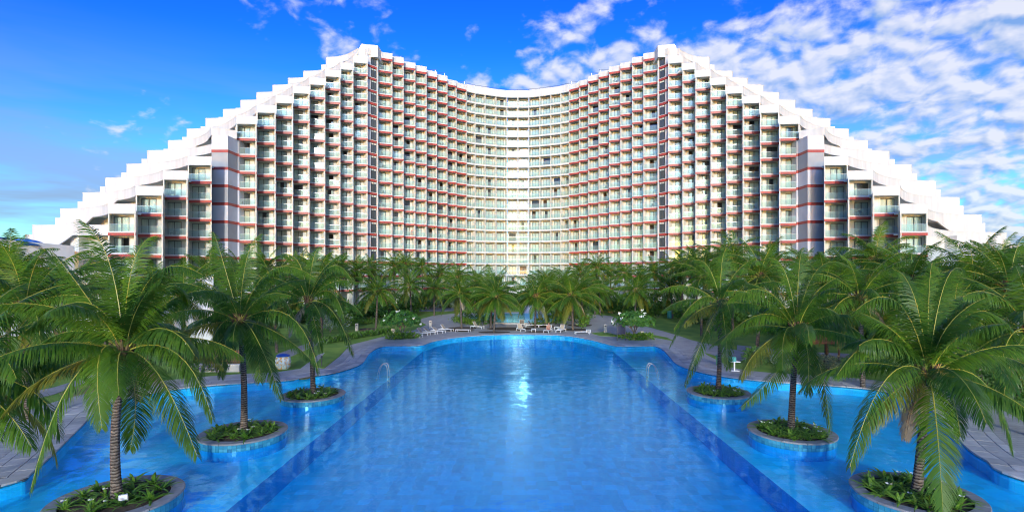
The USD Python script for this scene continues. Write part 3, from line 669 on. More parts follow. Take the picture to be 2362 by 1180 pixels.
# ---------------------------------------------------------------- coconut palms
def frond_mesh(C, nleaf, lmax, rng, droop=0.55, wide=0.045, lift=0.0):
    """a feather leaf along the curve C (points): leaflets on both sides, and its midrib"""
    C = np.asarray(C, float)
    seg = np.linalg.norm(np.diff(C, axis=0), axis=1); cu = np.concatenate([[0], np.cumsum(seg)]); L = cu[-1]
    t = np.linspace(0.13, 0.995, nleaf); t = np.repeat(t, 2); sgn = np.tile([1.0, -1.0], nleaf)
    t = np.clip(t + rng.uniform(-0.004, 0.004, len(t)), 0, 1)
    P = np.column_stack([np.interp(t * L, cu, C[:, k]) for k in range(3)])
    T0 = np.gradient(C, axis=0); T0 /= np.linalg.norm(T0, axis=1, keepdims=True)
    T = np.column_stack([np.interp(t * L, cu, T0[:, k]) for k in range(3)]); T /= np.linalg.norm(T, axis=1, keepdims=True)
    hd = C[-1] - C[0]; hd[2] = 0; hd /= max(np.linalg.norm(hd), 1e-6)
    side0 = np.array([-hd[1], hd[0], 0.0])
    S = side0[None] - (T @ side0)[:, None] * T; S /= np.linalg.norm(S, axis=1, keepdims=True)
    Nn = np.cross(T, S); Nn *= np.sign(Nn[:, 2:3] + 1e-9)
    prof = np.interp(t, [0.1, 0.22, 0.45, 0.75, 0.92, 1.0], [0.55, 0.85, 1.0, 0.80, 0.5, 0.28])
    ln = lmax * prof * rng.uniform(0.85, 1.08, len(t))
    fw = np.interp(t, [0.1, 0.5, 1.0], [0.35, 0.62, 1.5])
    D = sgn[:, None] * S + fw[:, None] * T + (lift + rng.normal(0, 0.09, len(t)))[:, None] * Nn
    D += rng.normal(0, 0.07, D.shape); D /= np.linalg.norm(D, axis=1, keepdims=True)
    down = np.array([0, 0, -1.0]); flat = 1 - np.abs(T[:, 2]) * 0.5
    pts = [P]; cur = P; d = D
    for k, (fr, dr) in enumerate(((0.34, 0.55), (0.36, 1.0), (0.30, 1.2))):
        d = d + down[None] * (droop * dr * flat * rng.uniform(0.7, 1.25, len(t)))[:, None]; d /= np.linalg.norm(d, axis=1, keepdims=True)
        cur = cur + d * (ln * fr)[:, None]; pts.append(cur)
    W = np.cross(D, Nn); W /= np.maximum(np.linalg.norm(W, axis=1, keepdims=True), 1e-6)
    W = W * 0.85 + Nn * 0.25 * sgn[:, None]
    ws = (0.6, 1.0, 0.75)
    n = len(t)
    v = []
    for k in range(3):
        w = W * (wide * ws[k] * np.interp(t, [0, 0.6, 1], [1, 1, 0.7]))[:, None] * 0.5
        v += [pts[k] - w, pts[k] + w]
    v.append(pts[3]); v = np.vstack(v)
    i = np.arange(n)
    f = []
    for k in range(2):
        a, b, c, e = (2 * k) * n + i, (2 * k + 1) * n + i, (2 * k + 2) * n + i, (2 * k + 3) * n + i
        f += [np.stack([a, b, e], 1), np.stack([a, e, c], 1)]
    f.append(np.stack([4 * n + i, 5 * n + i, 6 * n + i], 1))
    r = np.interp(cu / L, [0, 0.08, 0.5, 1], [0.036, 0.022, 0.013, 0.005])
    return (v, np.vstack(f)), tube(C, r * (wide / 0.045) ** 0.6, 4)
def arc_curve(az, el, L, bend, n=11, p=1.25, sway=0.0):
    """a leaf that leaves the crown at azimuth az, elevation el, and bends down by 'bend' over its length"""
    t = np.linspace(0, 1, n); e = el - bend * t ** p; a = az + sway * t ** 2
    d = np.column_stack([np.cos(e) * np.cos(a), np.cos(e) * np.sin(a), np.sin(e)])
    C = np.vstack([[0, 0, 0], np.cumsum(d[:-1] * L / (n - 1), axis=0)])
    return C + np.array([math.cos(az), math.sin(az), 0.35]) * 0.10
def bez(p1, p2, n=11):
    t = np.linspace(0, 1, n)[:, None]; p1, p2 = np.array(p1, float), np.array(p2, float)
    d = p1 / max(np.linalg.norm(p1), 1e-6) * 0.1
    return d * (1 - t) ** 2 + 2 * t * (1 - t) * p1 + t * t * p2
def make_palm(name, loc, trunk_h, lean, rng, heroes=(), nfr=24, nleaf=70, wide=0.045, size=1.0, nuts=True, dead=1, old=3, rz=0.0, r0=0.17, flower=True, el_lo=-30, **t):
    """base at loc, crown trunk_h above it and lean (x, y) to the side; heroes: leaves with known shape (control and tip relative to the crown)"""
    root = thing(name, loc, rz, **t)
    zs = np.linspace(0, 1, max(int(trunk_h / 0.055), 20))
    bow = np.sin(zs * math.pi) * 0.06 * trunk_h * (rng.random() - 0.5)
    axis = np.column_stack([lean[0] * zs ** 1.3 + bow, lean[1] * zs ** 1.3, trunk_h * zs])
    rad = r0 * (1.0 - 0.30 * zs + 0.35 * np.exp(-zs * trunk_h / 0.35)) * (1 + 0.035 * np.where(np.arange(len(zs)) % 2, 1, -1) + rng.normal(0, 0.012, len(zs)))
    obj("trunk", tube(axis, rad, 12), "palm_bark", root, smooth=True)
    c = np.array([lean[0], lean[1], trunk_h + 0.1])
    b = MB()
    for k in range(16):                                   # torn sheaths round the crown shaft
        a = k * 2.4; e = rng.uniform(0.5, 1.35); l = rng.uniform(0.35, 0.7)
        d = np.array([math.cos(a) * math.cos(e), math.sin(a) * math.cos(e), math.sin(e)])
        b.tube([c + (0, 0, -0.4 + 0.02 * k), c + d * l * 0.5 + (0, 0, -0.25), c + d * l], [0.11, 0.075, 0.02], 5)
    obj("leaf_sheath", b.get(), "petiole_fibre", root)
    curves = [bez(p1, p2) for p1, p2 in heroes]
    kinds = ["palm_leaf"] * len(curves)
    n0 = nfr - len(curves)
    for k in range(max(n0, 0)):
        f = (k + 0.5) / max(n0, 1)
        az = k * 2.39996 + rng.uniform(-0.25, 0.25)
        el = math.radians(86 - (86 - el_lo) * f ** 0.9) + rng.uniform(-0.1, 0.1)
        L = size * rng.uniform(3.5, 4.5) * (0.90 if f < 0.2 else 1.0)
        bend = math.radians(rng.uniform(60, 95) if f < 0.75 else rng.uniform(35, 60)) * (0.75 if f < 0.12 else 1)
        curves.append(arc_curve(az, el, L, bend, sway=rng.uniform(-0.3, 0.3)))
        kinds.append("palm_leaf_old" if k >= n0 - old else "palm_leaf")
    for C, kd in zip(curves, kinds):
        lv, mr = frond_mesh(C + c, nleaf, 0.98 * size * rng.uniform(0.85, 1.1), rng, droop=rng.uniform(0.5, 0.95), wide=wide)
        fr = obj("frond", lv, kd, root); obj("midrib", mr, "midrib", fr)
    for k in range(dead):
        C = arc_curve(rng.uniform(0, 6.28), math.radians(-35), 2.4 * size, math.radians(50))
        lv, mr = frond_mesh(C + c - (0, 0, 0.15), max(nleaf // 2, 14), 0.7, rng, droop=1.1, wide=wide)
        fr = obj("dead_frond", lv, "palm_leaf_dead", root); obj("midrib", mr, "petiole_fibre", fr)
    if nuts:
        for k in range(9):
            a = k * 1.7 + rng.uniform(0, 1); r = rng.uniform(0.22, 0.36)
            m = trimesh.creation.icosphere(2, 0.105); m.apply_scale([1, 1, 1.2]); m.apply_translation(c + (math.cos(a) * r, math.sin(a) * r, rng.uniform(-0.42, -0.12)))
            obj("coconut", m, "coconut_green", root, smooth=True)
    if flower:
        b = MB()
        for k in range(14):
            a = rng.uniform(0, 6.28); e = rng.uniform(0.2, 1.3); d = np.array([math.cos(a) * math.cos(e), math.sin(a) * math.cos(e), math.sin(e)])
            o = c + np.array([0.12, -0.22, 0.0]); b.tube([o, o + d * 0.3, o + d * 0.55 + (0, 0, -0.05)], [0.022, 0.018, 0.006], 4)
        obj("flower_spray", b.get(), "palm_flower", root)
    return root

def hero_list(cx, cy, d, items):
    """leaves read off the photograph: (control px, control py, tip px, tip py, control depth, tip depth) about the crown at (cx, cy), distance d"""
    c = wp(cx, cy, d); out = []
    for x1, y1, x2, y2, a, b in items:
        p1, p2 = wp(x1, y1, d + a) - c, wp(x2, y2, d + b) - c
        k = 1.07 if p2[2] > 0.6 else 1.0                 # the upright leaves are long
        out.append((p1 * k, p2 * k))
    return out
# planters: image centre of the rim, distance, palm crown in the image, leaves
PLANT = [
    ("nearest left", (270, 17.7), (285, 818), [
        (270, 560, 188, 520, 0.3, 0.8), (230, 620, 75, 760, -0.2, -0.5), (185, 650, 130, 590, 0.5, 1.2), (150, 690, 20, 860, -0.4, -0.8), (290, 560, 355, 555, 0.5, 1.2), (330, 560, 455, 640, -0.3, -0.5),
        (390, 590, 425, 700, 0.6, 1.4), (150, 790, 70, 1125, -1.2, -1.9), (200, 740, 235, 980, -1.3, -1.7), (430, 740, 490, 960, -0.5, -0.8), (360, 790, 455, 1045, -1.0, -1.6), (120, 730, 10, 930, 0.2, 0.5),
        (330, 900, 300, 1030, 0.9, 1.3), (380, 700, 500, 820, 0.5, 1.2)]),
    ("middle left", (562, 25.1), (553, 745), [
        (500, 540, 495, 540, 0.5, 1.0), (560, 560, 600, 545, 0.8, 1.5), (610, 560, 715, 640, -0.3, -0.6), (470, 590, 420, 690, 0.3, 0.8), (650, 600, 690, 760, 0.8, 1.5), (460, 690, 400, 800, -0.3, -0.5), (690, 650, 735, 850, -0.8, -1.2),
        (580, 720, 650, 910, -1.3, -2.0), (600, 760, 600, 870, -1.3, -1.9), (520, 730, 510, 860, -1.2, -1.6), (500, 700, 455, 880, -0.8, -1.2), (640, 740, 725, 830, 0.4, 0.9)]),
    ("farthest left", (722, 32.9), (710, 700), [
        (700, 560, 640, 590, 0.5, 1.2), (720, 560, 740, 570, 0.8, 1.4), (760, 560, 805, 640, -0.3, -0.5), (770, 620, 795, 730, -0.5, -0.9), (770, 670, 815, 810, -0.8, -1.2), (660, 610, 615, 690, -0.2, -0.3), (660, 680, 625, 780, -0.6, -1.0), (720, 700, 740, 800, -1.1, -1.5)]),
    ("nearest right", (2112, 18.06), (2140, 870), [
        (2120, 640, 2065, 630, 0.8, 1.5), (2140, 640, 2150, 615, 1.0, 1.8), (2090, 620, 1985, 720, -0.2, -0.4), (2170, 600, 2215, 630, 0.8, 1.6), (2230, 650, 2320, 760, -0.5, -0.8), (2030, 700, 1930, 860, -0.4, -0.8),
        (2040, 770, 1960, 1070, -1.5, -2.3), (2160, 900, 2175, 1175, -1.3, -1.9), (2290, 800, 2335, 1030, -1.0, -1.4), (2260, 730, 2345, 900, 0.5, 1.2), (2200, 860, 2215, 1000, 0.8, 1.3), (2060, 680, 2010, 800, 0.8, 1.6)]),
    ("middle right", (1825, 25.2), (1838, 765), [
        (1820, 580, 1770, 600, 0.6, 1.2), (1840, 570, 1855, 575, 0.9, 1.6), (1870, 560, 1955, 620, -0.2, -0.4), (1780, 620, 1690, 690, -0.2, -0.5), (1900, 650, 1970, 760, -0.5, -0.8), (1760, 670, 1665, 780, 0.3, 0.8), (1830, 830, 1710, 930, -1.5, -2.3),
        (1800, 720, 1805, 850, -1.2, -1.7), (1870, 760, 1865, 900, -1.3, -1.9), (1900, 790, 1915, 985, -1.0, -1.5), (1950, 690, 1995, 820, 0.6, 1.2)]),
    ("farthest right", (1657, 33.6), (1662, 705), [
        (1640, 580, 1600, 600, 0.5, 1.2), (1660, 570, 1680, 570, 0.8, 1.4), (1700, 590, 1760, 680, -0.3, -0.5), (1620, 640, 1555, 750, -0.4, -0.8), (1630, 740, 1580, 880, -1.3, -1.9), (1670, 700, 1680, 840, -1.2, -1.7), (1730, 670, 1795, 760, 0.4, 0.9), (1600, 660, 1545, 790, 0.3, 0.6)]),
]
def lily_mesh(rng, big=1.0):
    b = MB()
    for k in range(rng.integers(12, 18)):
        a = rng.uniform(0, 6.28); e = rng.uniform(0.45, 1.35); L = big * rng.uniform(0.42, 0.72); w = big * rng.uniform(0.035, 0.055)
        d = np.array([math.cos(a), math.sin(a)]); s = np.array([-d[1], d[0], 0]) * w
        pts = [np.array([*(d * L * q * math.cos(e) * (1 + 0.3 * q)), L * (q * math.sin(e) - 0.42 * q * q)]) for q in (0.0, 0.35, 0.7, 1.0)]
        v = []
        for p, ww in zip(pts[:3], (0.6, 1.0, 0.75)): v += [p - s * ww, p + np.array([0, 0, 0.25 * w]) , p + s * ww]
        v.append(pts[3])
        b.add(v, [(0, 1, 4), (0, 4, 3), (1, 2, 5), (1, 5, 4), (3, 4, 7), (3, 7, 6), (4, 5, 8), (4, 8, 7)]); 
        b.add(v[6:], [(0, 1, 3), (1, 2, 3)])
    return b.get()
lily_proto = {}
RIMZ = 0.34
for pi, (where, (pcx, pd), (ccx, ccy), leaves) in enumerate(PLANT):
    rng = np.random.default_rng(100 + pi)
    X = (pcx - CX) * pd / F; R = 1.92
    pn = "planter"
    t = thing(pn, (X, pd, 0), label=f"round blue tiled planter with grey stone rim, {where} of the six in the pool", cat="planter")
    th = np.linspace(0, 2 * np.pi, 49)[:-1]
    circ = lambda r: Polygon(np.column_stack([np.cos(th), np.sin(th)]) * r)
    obj("wall", slab(circ(R - 0.03).difference(circ(R - 0.28)), -0.04, 0.26), "tile_grout", t)
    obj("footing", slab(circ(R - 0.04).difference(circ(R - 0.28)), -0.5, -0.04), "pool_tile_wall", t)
    # glazed tiles, two courses, in three shades
    shades = [MB(), MB(), MB()]; nt = 66
    for row in range(0, 2):
        for k in range(nt):
            a0, a1 = (k + 0.03) * 2 * math.pi / nt, (k + 0.97) * 2 * math.pi / nt
            z0, z1 = -0.05 + row * 0.153, -0.05 + row * 0.153 + 0.148
            ro, ri = R, R - 0.035
            v = [(ro * math.cos(a), ro * math.sin(a), z) for z in (z0, z1) for a in (a0, a1)] + [(ri * math.cos(a), ri * math.sin(a), z) for z in (z0, z1) for a in (a0, a1)]
            shades[rng.choice(3, p=[0.55, 0.25, 0.2])].add(v, [(0, 1, 3, 2), (2, 3, 7, 6), (0, 4, 5, 1), (0, 2, 6, 4), (1, 5, 7, 3)])
    for sh, nm in zip(shades, "abc"): obj("wall_tiles", sh.get(), f"planter_tile_{nm}", t, kind="stuff")
    nst = 12; a00 = rng.uniform(0, 1)
    for k in range(nst):
        a0, a1 = a00 + (k + 0.012) * 2 * math.pi / nst, a00 + (k + 0.988) * 2 * math.pi / nst
        m = MB(); aa = np.linspace(a0, a1, 6); top = RIMZ + rng.uniform(-0.004, 0.004)
        prof = [(R + 0.03, 0.262), (R + 0.045, 0.28), (R + 0.045, top - 0.02), (R + 0.025, top), (R - 0.36, top), (R - 0.38, top - 0.02), (R - 0.38, 0.262)]
        v = [(r * math.cos(a), r * math.sin(a), z) for a in aa for r, z in prof]; n = len(prof)
        q = [(i * n + j, (i + 1) * n + j, (i + 1) * n + (j + 1) % n, i * n + (j + 1) % n) for i in range(5) for j in range(n)]
        m.add(v, np.array(q)[:, ::-1]); m.add(v[:n], [(0, 1, 2), (0, 2, 3), (0, 3, 4), (0, 4, 5), (0, 5, 6)]); m.add(v[-n:], [(2, 1, 0), (3, 2, 0), (4, 3, 0), (5, 4, 0), (6, 5, 0)])
        obj("rim_stone", m.get(), "planter_rim", t)
    g = trimesh.creation.icosphere(4, 1.0); v = np.array(g.vertices); v[:, 2] = np.clip(v[:, 2], 0, 1) * 0.10 + 0.22 + 0.06 * (meshkit.noise(v * 4.0 + pi) - 0.5); v[:, :2] *= R - 0.3
    obj("soil", (v, g.faces), "soil", t, smooth=True)
    # lilies
    nl = (18, 24, 22, 34, 34, 34)[pi]; kept = []
    tries = 0
    while len(kept) < nl and tries < 900:
        tries += 1
        a, r = rng.uniform(0, 6.28), (R - 0.55) * math.sqrt(rng.uniform(0.06, 1)); p = np.array([math.cos(a) * r, math.sin(a) * r])
        if all(np.linalg.norm(p - q) > (0.42 if pi < 3 else 0.34) for q in kept) and np.linalg.norm(p) > 0.3: kept.append(p)
    for li, p in enumerate(kept):
        v_ = li % 5
        loc = (X + p[0], pd + p[1], 0.28); sc = float(rng.uniform(0.85, 1.25)); lab = dict(label=f"green strappy lily clump growing in the {where} planter round its palm", cat="plant", group=f"lilies in the {where} planter")
        if v_ not in lily_proto:
            o = lily_proto[v_] = thing("lily_plant", loc, rng.uniform(0, 6.28), 1.0, **lab)
            obj("leaves", lily_mesh(np.random.default_rng(900 + v_)), "lily_leaf", o)
            if v_ == 1:
                b = MB()
                pass
                for k in range(9):
                    a = k * 0.7; b.add([(0.03, 0, 0.3), (0.03 + 0.08 * math.cos(a), 0.08 * math.sin(a), 0.33), (0.03 + 0.08 * math.cos(a + 0.2), 0.08 * math.sin(a + 0.2), 0.31)], [(0, 1, 2)])
                obj("flower", b.get(), "flower_white", o)
        else:
            copy(lily_proto[v_], "lily_plant", loc, rng.uniform(0, 6.28), sc, **lab)
    if pi == 0:
        q = thing("flood_lamp", (X + 0.55, pd - 0.45, 0.30), 0.5, label="small grey flood lamp standing in the nearest left planter soil", cat="lamp")
        b = MB(); b.box(-0.12, 0.12, -0.05, 0.05, 0.12, 0.30); obj("lamp_head", b.get(), "white_metal", q)
        b = MB(); b.box(-0.02, 0.02, -0.02, 0.02, 0, 0.12); b.box(-0.15, -0.125, -0.02, 0.02, 0.08, 0.24); b.box(0.125, 0.15, -0.02, 0.02, 0.08, 0.24); b.box(-0.15, 0.15, -0.02, 0.02, 0.07, 0.085); obj("bracket", b.get(), "lamp_dark", q)
    # the palm
    cpos = wp(ccx, ccy, pd); base = np.array([X, pd, 0.30])
    if pi == 3: base[0] += 0.05
    h = cpos[2] - 0.30
    make_palm("planter_palm", base, h, (cpos[0] - base[0], 0.0), rng, hero_list(ccx, ccy - 12, pd, leaves), nfr=len(leaves) + 13, nleaf=(120, 100, 76)[pi % 3], size=0.98, wide=0.040 if pi % 3 < 2 else 0.05, old=2, dead=2 if pi in (0, 3) else 1, r0=0.155,
              label=f"tall ring-scarred coconut palm growing in the {where} pool planter", cat="palm tree", group="palms in the pool planters", flower=pi in (1, 3, 4, 5), el_lo=-10)

# the garden palms: five grown once, the others copies
PALMS = [  # crown px, py, distance, label
    (862, 672, 73.9, "coconut palm with bare trunk on the lawn behind the left white-flowered tree"),
    (948, 660, 90, "coconut palm behind the left white-flowered tree beside the paved plaza"),
    (1000, 668, 97, "coconut palm left of the small round pool behind the plaza"),
    (1066, 680, 75, "coconut palm in a small soil bed at the left end of the round pool"),
    (1137, 686, 70, "coconut palm nearest the water in the soil bed before the round pool"),
    (1128, 676, 74, "coconut palm half hidden behind the one before the round pool"),
    (1236, 684, 74, "coconut palm with one yellow hanging frond before the round pool"),
    (1257, 672, 78, "coconut palm standing behind the white sun lounger by the round pool"),
    (1323, 684, 73, "coconut palm beside the sunbather's lounger at the pool's far end"),
    (1337, 672, 79, "coconut palm behind the lounger row, right end of the round pool"),
    (1390, 668, 98, "coconut palm beside the yellow post on the far lawn"),
    (1465, 672, 84, "broad coconut palm behind the right white-flowered tree"),
    (1549, 668, 92, "coconut palm on the lawn right of the right white-flowered tree"),
    (1992, 690, 36, "coconut palm with orange flower spray between the middle and nearest right planter palms"),
    (2012, 602, 62, "tall tufted palm before the lowest right balconies"),
    (2268, 640, 40, "ragged grey-fronded palm before the right end wall"),
    (2340, 668, 33, "coconut palm at the far right edge behind the nearest right palm"),
    (2385, 770, 25, "dark coconut palm cut by the right edge of the photo"),
    (62, 716, 28, "dark-trunked coconut palm on the left lawn beyond the path's near end"),
    (18, 640, 40, "coconut palm at the left edge behind the lawn path"),
    (130, 680, 44, "coconut palm behind the nearest left palm beside the white annex"),
    (-120, 880, 17, "coconut palm beyond the left edge with fronds over the paving"),
    (738, 640, 62, "coconut palm behind the farthest left planter palm"),
    (420, 690, 42, "coconut palm between the nearest and middle left planter palms"),
    (640, 668, 52, "coconut palm between the middle and farthest left planter palms"),
    (1740, 640, 48, "coconut palm between the farthest and middle right planter palms"),
    (1620, 640, 66, "coconut palm behind the farthest right planter palm"),
    (1905, 660, 46, "coconut palm right behind the middle right planter palm"),
    (2110, 650, 47, "coconut palm behind the nearest right planter palm"),
    (2220, 735, 33, "leafy coconut palm on the right lawn behind the coping"),
]
for x, y, d in ((690, 612, 82), (735, 606, 92), (782, 604, 100), (822, 612, 108), (860, 606, 116), (905, 602, 104), (935, 596, 122), (975, 604, 112), (1015, 618, 120), (1050, 626, 104), (1092, 634, 112), (1128, 640, 128), (1262, 630, 124), (1300, 634, 108),
                (1345, 616, 114), (1372, 606, 102), (1408, 612, 118), (1440, 618, 106), (1480, 626, 116), (1512, 616, 98), (1545, 606, 110), (1575, 602, 90), (1605, 592, 80), (1650, 598, 72), (1690, 582, 64), (1770, 600, 66), (1850, 606, 68), (1930, 612, 66),
                (560, 612, 74), (620, 606, 78), (480, 618, 66), (350, 640, 60), (240, 650, 58), (2060, 628, 60), (2150, 640, 58), (2310, 600, 55), (2362, 596, 60), (-20, 600, 52), (70, 624, 56)):
    PALMS.append((x, y + 14, d, None))
variants = []
for i in range(5):
    variants.append(None)
# the nearest of the garden palms show more; variant i is defined by the first palm that uses it
for pi, (px, py, d, lab) in enumerate(PALMS):
    rng = np.random.default_rng(300 + pi)
    c = wp(px, py, d); v_ = pi % 5
    sc = float(rng.uniform(0.98, 1.18)) * (0.92 if lab is None else 1.08 if d > 60 else 1.0)
    kw = dict(label=lab or "coconut palm in the dense belt of palms along the hotel's foot", cat="palm tree", group="garden palms" if lab else "palms along the hotel's foot")
    if variants[v_] is None:
        vr = np.random.default_rng(700 + v_)
        variants[v_] = make_palm("garden_palm", (c[0], c[1], c[2] - 9.0), 9.0, (0.25 * (v_ - 2), 0.1), vr, nfr=27, nleaf=54, wide=0.06, size=1.02, dead=(1, 0, 2, 1, 0)[v_], old=3, r0=0.17, flower=v_ % 2 == 0, nuts=v_ != 1, rz=rng.uniform(0, 6.28), el_lo=-38, **kw)
        variants[v_].SetCustomDataByKey("lean", float(0.25 * (v_ - 2)))
    else:
        copy(variants[v_], "garden_palm", (c[0], c[1], c[2] - 9.0 * sc), rng.uniform(0, 6.28), sc, **kw)
# ---------------------------------------------------------------- shrubs, trees, beds
def blob(rng, radii, n, size, shell=0.55, up=0.35, aspect=0.5, lumps=5):
    """leaf-sized faces through a lumpy crown standing on z = 0"""
    rx, ry, rz = radii
    cen = rng.normal(0, 0.45, (lumps, 3)) * np.array([rx, ry, rz * 0.7]); cen[:, 2] = np.abs(cen[:, 2]) * 0.8 + rz * 0.75
    cen[0] = (0, 0, rz * 0.9)
    which = rng.integers(0, lumps, n)
    d = rng.normal(0, 1, (n, 3)); d /= np.linalg.norm(d, axis=1, keepdims=True)
    r = rng.uniform(shell, 1.0, n) ** 0.6 * rng.uniform(0.85, 1.1, n)
    p = cen[which] + d * r[:, None] * np.array([rx, ry, rz]) * 0.62
    p[:, 2] = np.maximum(p[:, 2], 0.03)
    a = d + rng.normal(0, 0.6, (n, 3)) + (0, 0, up); a /= np.linalg.norm(a, axis=1, keepdims=True)
    b = np.cross(a, rng.normal(0, 1, (n, 3))); b /= np.linalg.norm(b, axis=1, keepdims=True)
    s = (size * rng.uniform(0.6, 1.25, n))[:, None]
    v = np.stack([p, p + a * s * 0.5 + b * s * aspect * 0.5, p + a * s, p + a * s * 0.5 - b * s * aspect * 0.5], 1).reshape(-1, 3)
    i = np.arange(n) * 4
    return v, np.vstack([np.stack([i, i + 1, i + 2], 1), np.stack([i, i + 2, i + 3], 1)])
def shrub(name, x, y, radii, n, size, mat, seed, flowers=None, z=0.1, **t):
    rng = np.random.default_rng(seed)
    o = thing(name, (x, y, z), **t)
    b = MB()
    for k in range(5):
        a = k * 1.3; b.tube([(0, 0, -0.1), (math.cos(a) * radii[0] * 0.25, math.sin(a) * radii[1] * 0.25, radii[2] * 0.9)], [0.03, 0.012], 5)
    obj("stem", b.get(), "branch_bark", o)
    f = blob(rng, radii, n, size); obj("foliage", f, mat, o)
    if flowers:
        m, cnt, sz = flowers; fb = MB(); idx = rng.integers(0, len(f[0]) // 4, cnt)
        for k in idx:
            c = f[0][k * 4 + 2]
            for q in range(5):
                a, a2 = q * 1.2566, q * 1.2566 + 0.9; fb.add([c, c + (math.cos(a) * sz, math.sin(a) * sz * 0.6, sz * (0.5 + 0.5 * math.sin(a))), c + (math.cos(a2) * sz, math.sin(a2) * sz * 0.6, sz * (0.5 + 0.5 * math.sin(a2)))], [(0, 1, 2)])
        obj("flowers", fb.get(), m, o)
    return o
def frangipani(px, py, seed, label):
    rng = np.random.default_rng(seed); x, y = gp(px, py, 0.11)
    o = thing("flowering_tree", (x, y, 0.1), label=label, cat="tree")
    b = MB(); tips = []
    def grow(p, d, L, r, lev):
        q = p + d * L; b.tube([p, (p + q) / 2 + rng.normal(0, 0.03, 3), q], [r, r * 0.85, r * 0.7], 6)
        if lev == 0: tips.append((q, d)); return
        for k in range(3 if lev > 1 else 2):
            a = k * 2.1 + rng.uniform(0, 1.5); e = d * 0.8 + 0.75 * np.array([math.cos(a), math.sin(a), 0.25]); e /= np.linalg.norm(e)
            grow(q, e, L * rng.uniform(0.68, 0.9), r * 0.68, lev - 1)
    for k in range(3):
        a = k * 2.1 + 0.4; d = np.array([0.55 * math.cos(a), 0.55 * math.sin(a), 0.9]); grow(np.array([0, 0, 0.75]), d / np.linalg.norm(d), 0.72, 0.085, 3)
    b.tube([(0, 0, -0.15), (0.03, 0, 0.4), (0, 0, 0.8)], [0.15, 0.12, 0.115], 8)
    obj("trunk", b.get(), "branch_bark", o, smooth=40)
    lv, fl = MB(), MB()
    cs = []
    for k in range(330):
        d = rng.normal(0, 1, 3); d /= np.linalg.norm(d); d[2] = abs(d[2]) * 1.1 - 0.35
        ell = np.array([2.55, 2.45, 1.5]); r = rng.uniform(0.62, 1.0) * (0.86 + 0.28 * meshkit.noise(d * 2.3 + seed))
        cs.append((np.array([0, 0, 2.25]) + d * ell * r, d))
    for c, d in cs:
        ax = d + np.array([0, 0, 0.35]) + rng.normal(0, 0.25, 3); ax /= np.linalg.norm(ax)
        e1 = np.cross(ax, [0.3, 0.1, 1.0]); e1 /= np.linalg.norm(e1); e2 = np.cross(ax, e1)
        for k in range(9):
            a = k * 2.4 + rng.uniform(0, 0.5); t_ = math.cos(a) * e1 + math.sin(a) * e2 + ax * rng.uniform(0.1, 0.9); t_ /= np.linalg.norm(t_)
            s = np.cross(t_, ax); s /= max(np.linalg.norm(s), 1e-6); L = rng.uniform(0.28, 0.42); w = 0.062
            p1, p2 = c + t_ * L * 0.55, c + t_ * L - ax * 0.05
            lv.add([c, p1 - s * w, p2, p1 + s * w], [(0, 1, 2), (0, 2, 3)])
    for k in rng.choice(len(cs), 14, replace=False):
        c, d = cs[k]; c = c + d * 0.22 + (0, 0, 0.1)
        for j in range(6):
            e = c + rng.normal(0, 0.09, 3)
            for q in range(5):
                a = q * 1.2566; fl.add([e, e + (0.075 * math.cos(a), -0.03, 0.075 * math.sin(a)), e + (0.075 * math.cos(a + 0.95), -0.03, 0.075 * math.sin(a + 0.95))], [(0, 1, 2)])
    obj("crown", lv.get(), "frangipani_leaf", o); obj("flowers", fl.get(), "flower_white", o)
    return x, y
for px, py, sd, lab, w in ((926, 781, 3, "rounded white-flowered frangipani tree left of the pool's far end beside the loungers", "left"), (1463, 783, 8, "rounded white-flowered frangipani tree right of the pool's far end beside the navy board", "right")):
    x, y = frangipani(px, py, sd, lab)
    shrub("ground_plant", x, y - 0.1, (1.9, 0.7, 0.42), 420, 0.42, "hedge_leaf", 40 + sd, z=0.09, label=f"low green strappy planting under the {w} white-flowered tree", cat="plant")
# hedges: one low row each
def hedge(pts, h, w, seed, label, mat="hedge_leaf"):
    rng = np.random.default_rng(seed); P_ = np.array([gp(*p, 0.1) for p in pts]); c = P_.mean(0)
    o = thing("hedge", (c[0], c[1], 0.08), label=label, cat="hedge")
    L = np.concatenate([[0], np.cumsum(np.linalg.norm(np.diff(P_, axis=0), axis=1))]); n = int(L[-1] * 150)
    s = rng.uniform(0, L[-1], n); q = np.column_stack([np.interp(s, L, P_[:, k]) for k in (0, 1)]) - c + rng.normal(0, w * 0.33, (n, 2))
    hh = h * (0.8 + 0.4 * meshkit.noise(np.column_stack([q * 1.5, np.zeros(n)]))); z = rng.uniform(0, 1, n) * hh * 0.7
    a = np.column_stack([rng.normal(0, 0.5, (n, 2)), np.ones(n)]); a /= np.linalg.norm(a, axis=1, keepdims=True)
    b = np.cross(a, rng.normal(0, 1, (n, 3))); b /= np.linalg.norm(b, axis=1, keepdims=True)
    p = np.column_stack([q, z]); sz = (h * 0.5 * rng.uniform(0.7, 1.2, n))[:, None]
    v = np.stack([p, p + a * sz * 0.5 + b * 0.05, p + a * sz, p + a * sz * 0.5 - b * 0.05], 1).reshape(-1, 3); i = np.arange(n) * 4
    obj("foliage", (v, np.vstack([np.stack([i, i + 1, i + 2], 1), np.stack([i, i + 2, i + 3], 1)])), mat, o)
hedge([(745, 793), (800, 783), (855, 774), (903, 765)], 0.75, 1.1, 1, "low green hedge between the two paths left of the pool's far end")
hedge([(795, 752), (830, 748), (868, 744)], 0.9, 1.8, 2, "low yellow-dotted flower hedge at the left lawn edge", "shrub_bright")
hedge([(1276, 729), (1310, 731), (1338, 738)], 1.0, 1.6, 3, "bright green hedge behind the right end of the round pool", "shrub_bright")
hedge([(1052, 742), (1075, 747), (1100, 750)], 1.0, 1.6, 4, "bright green hedge at the left end of the round pool", "shrub_bright")
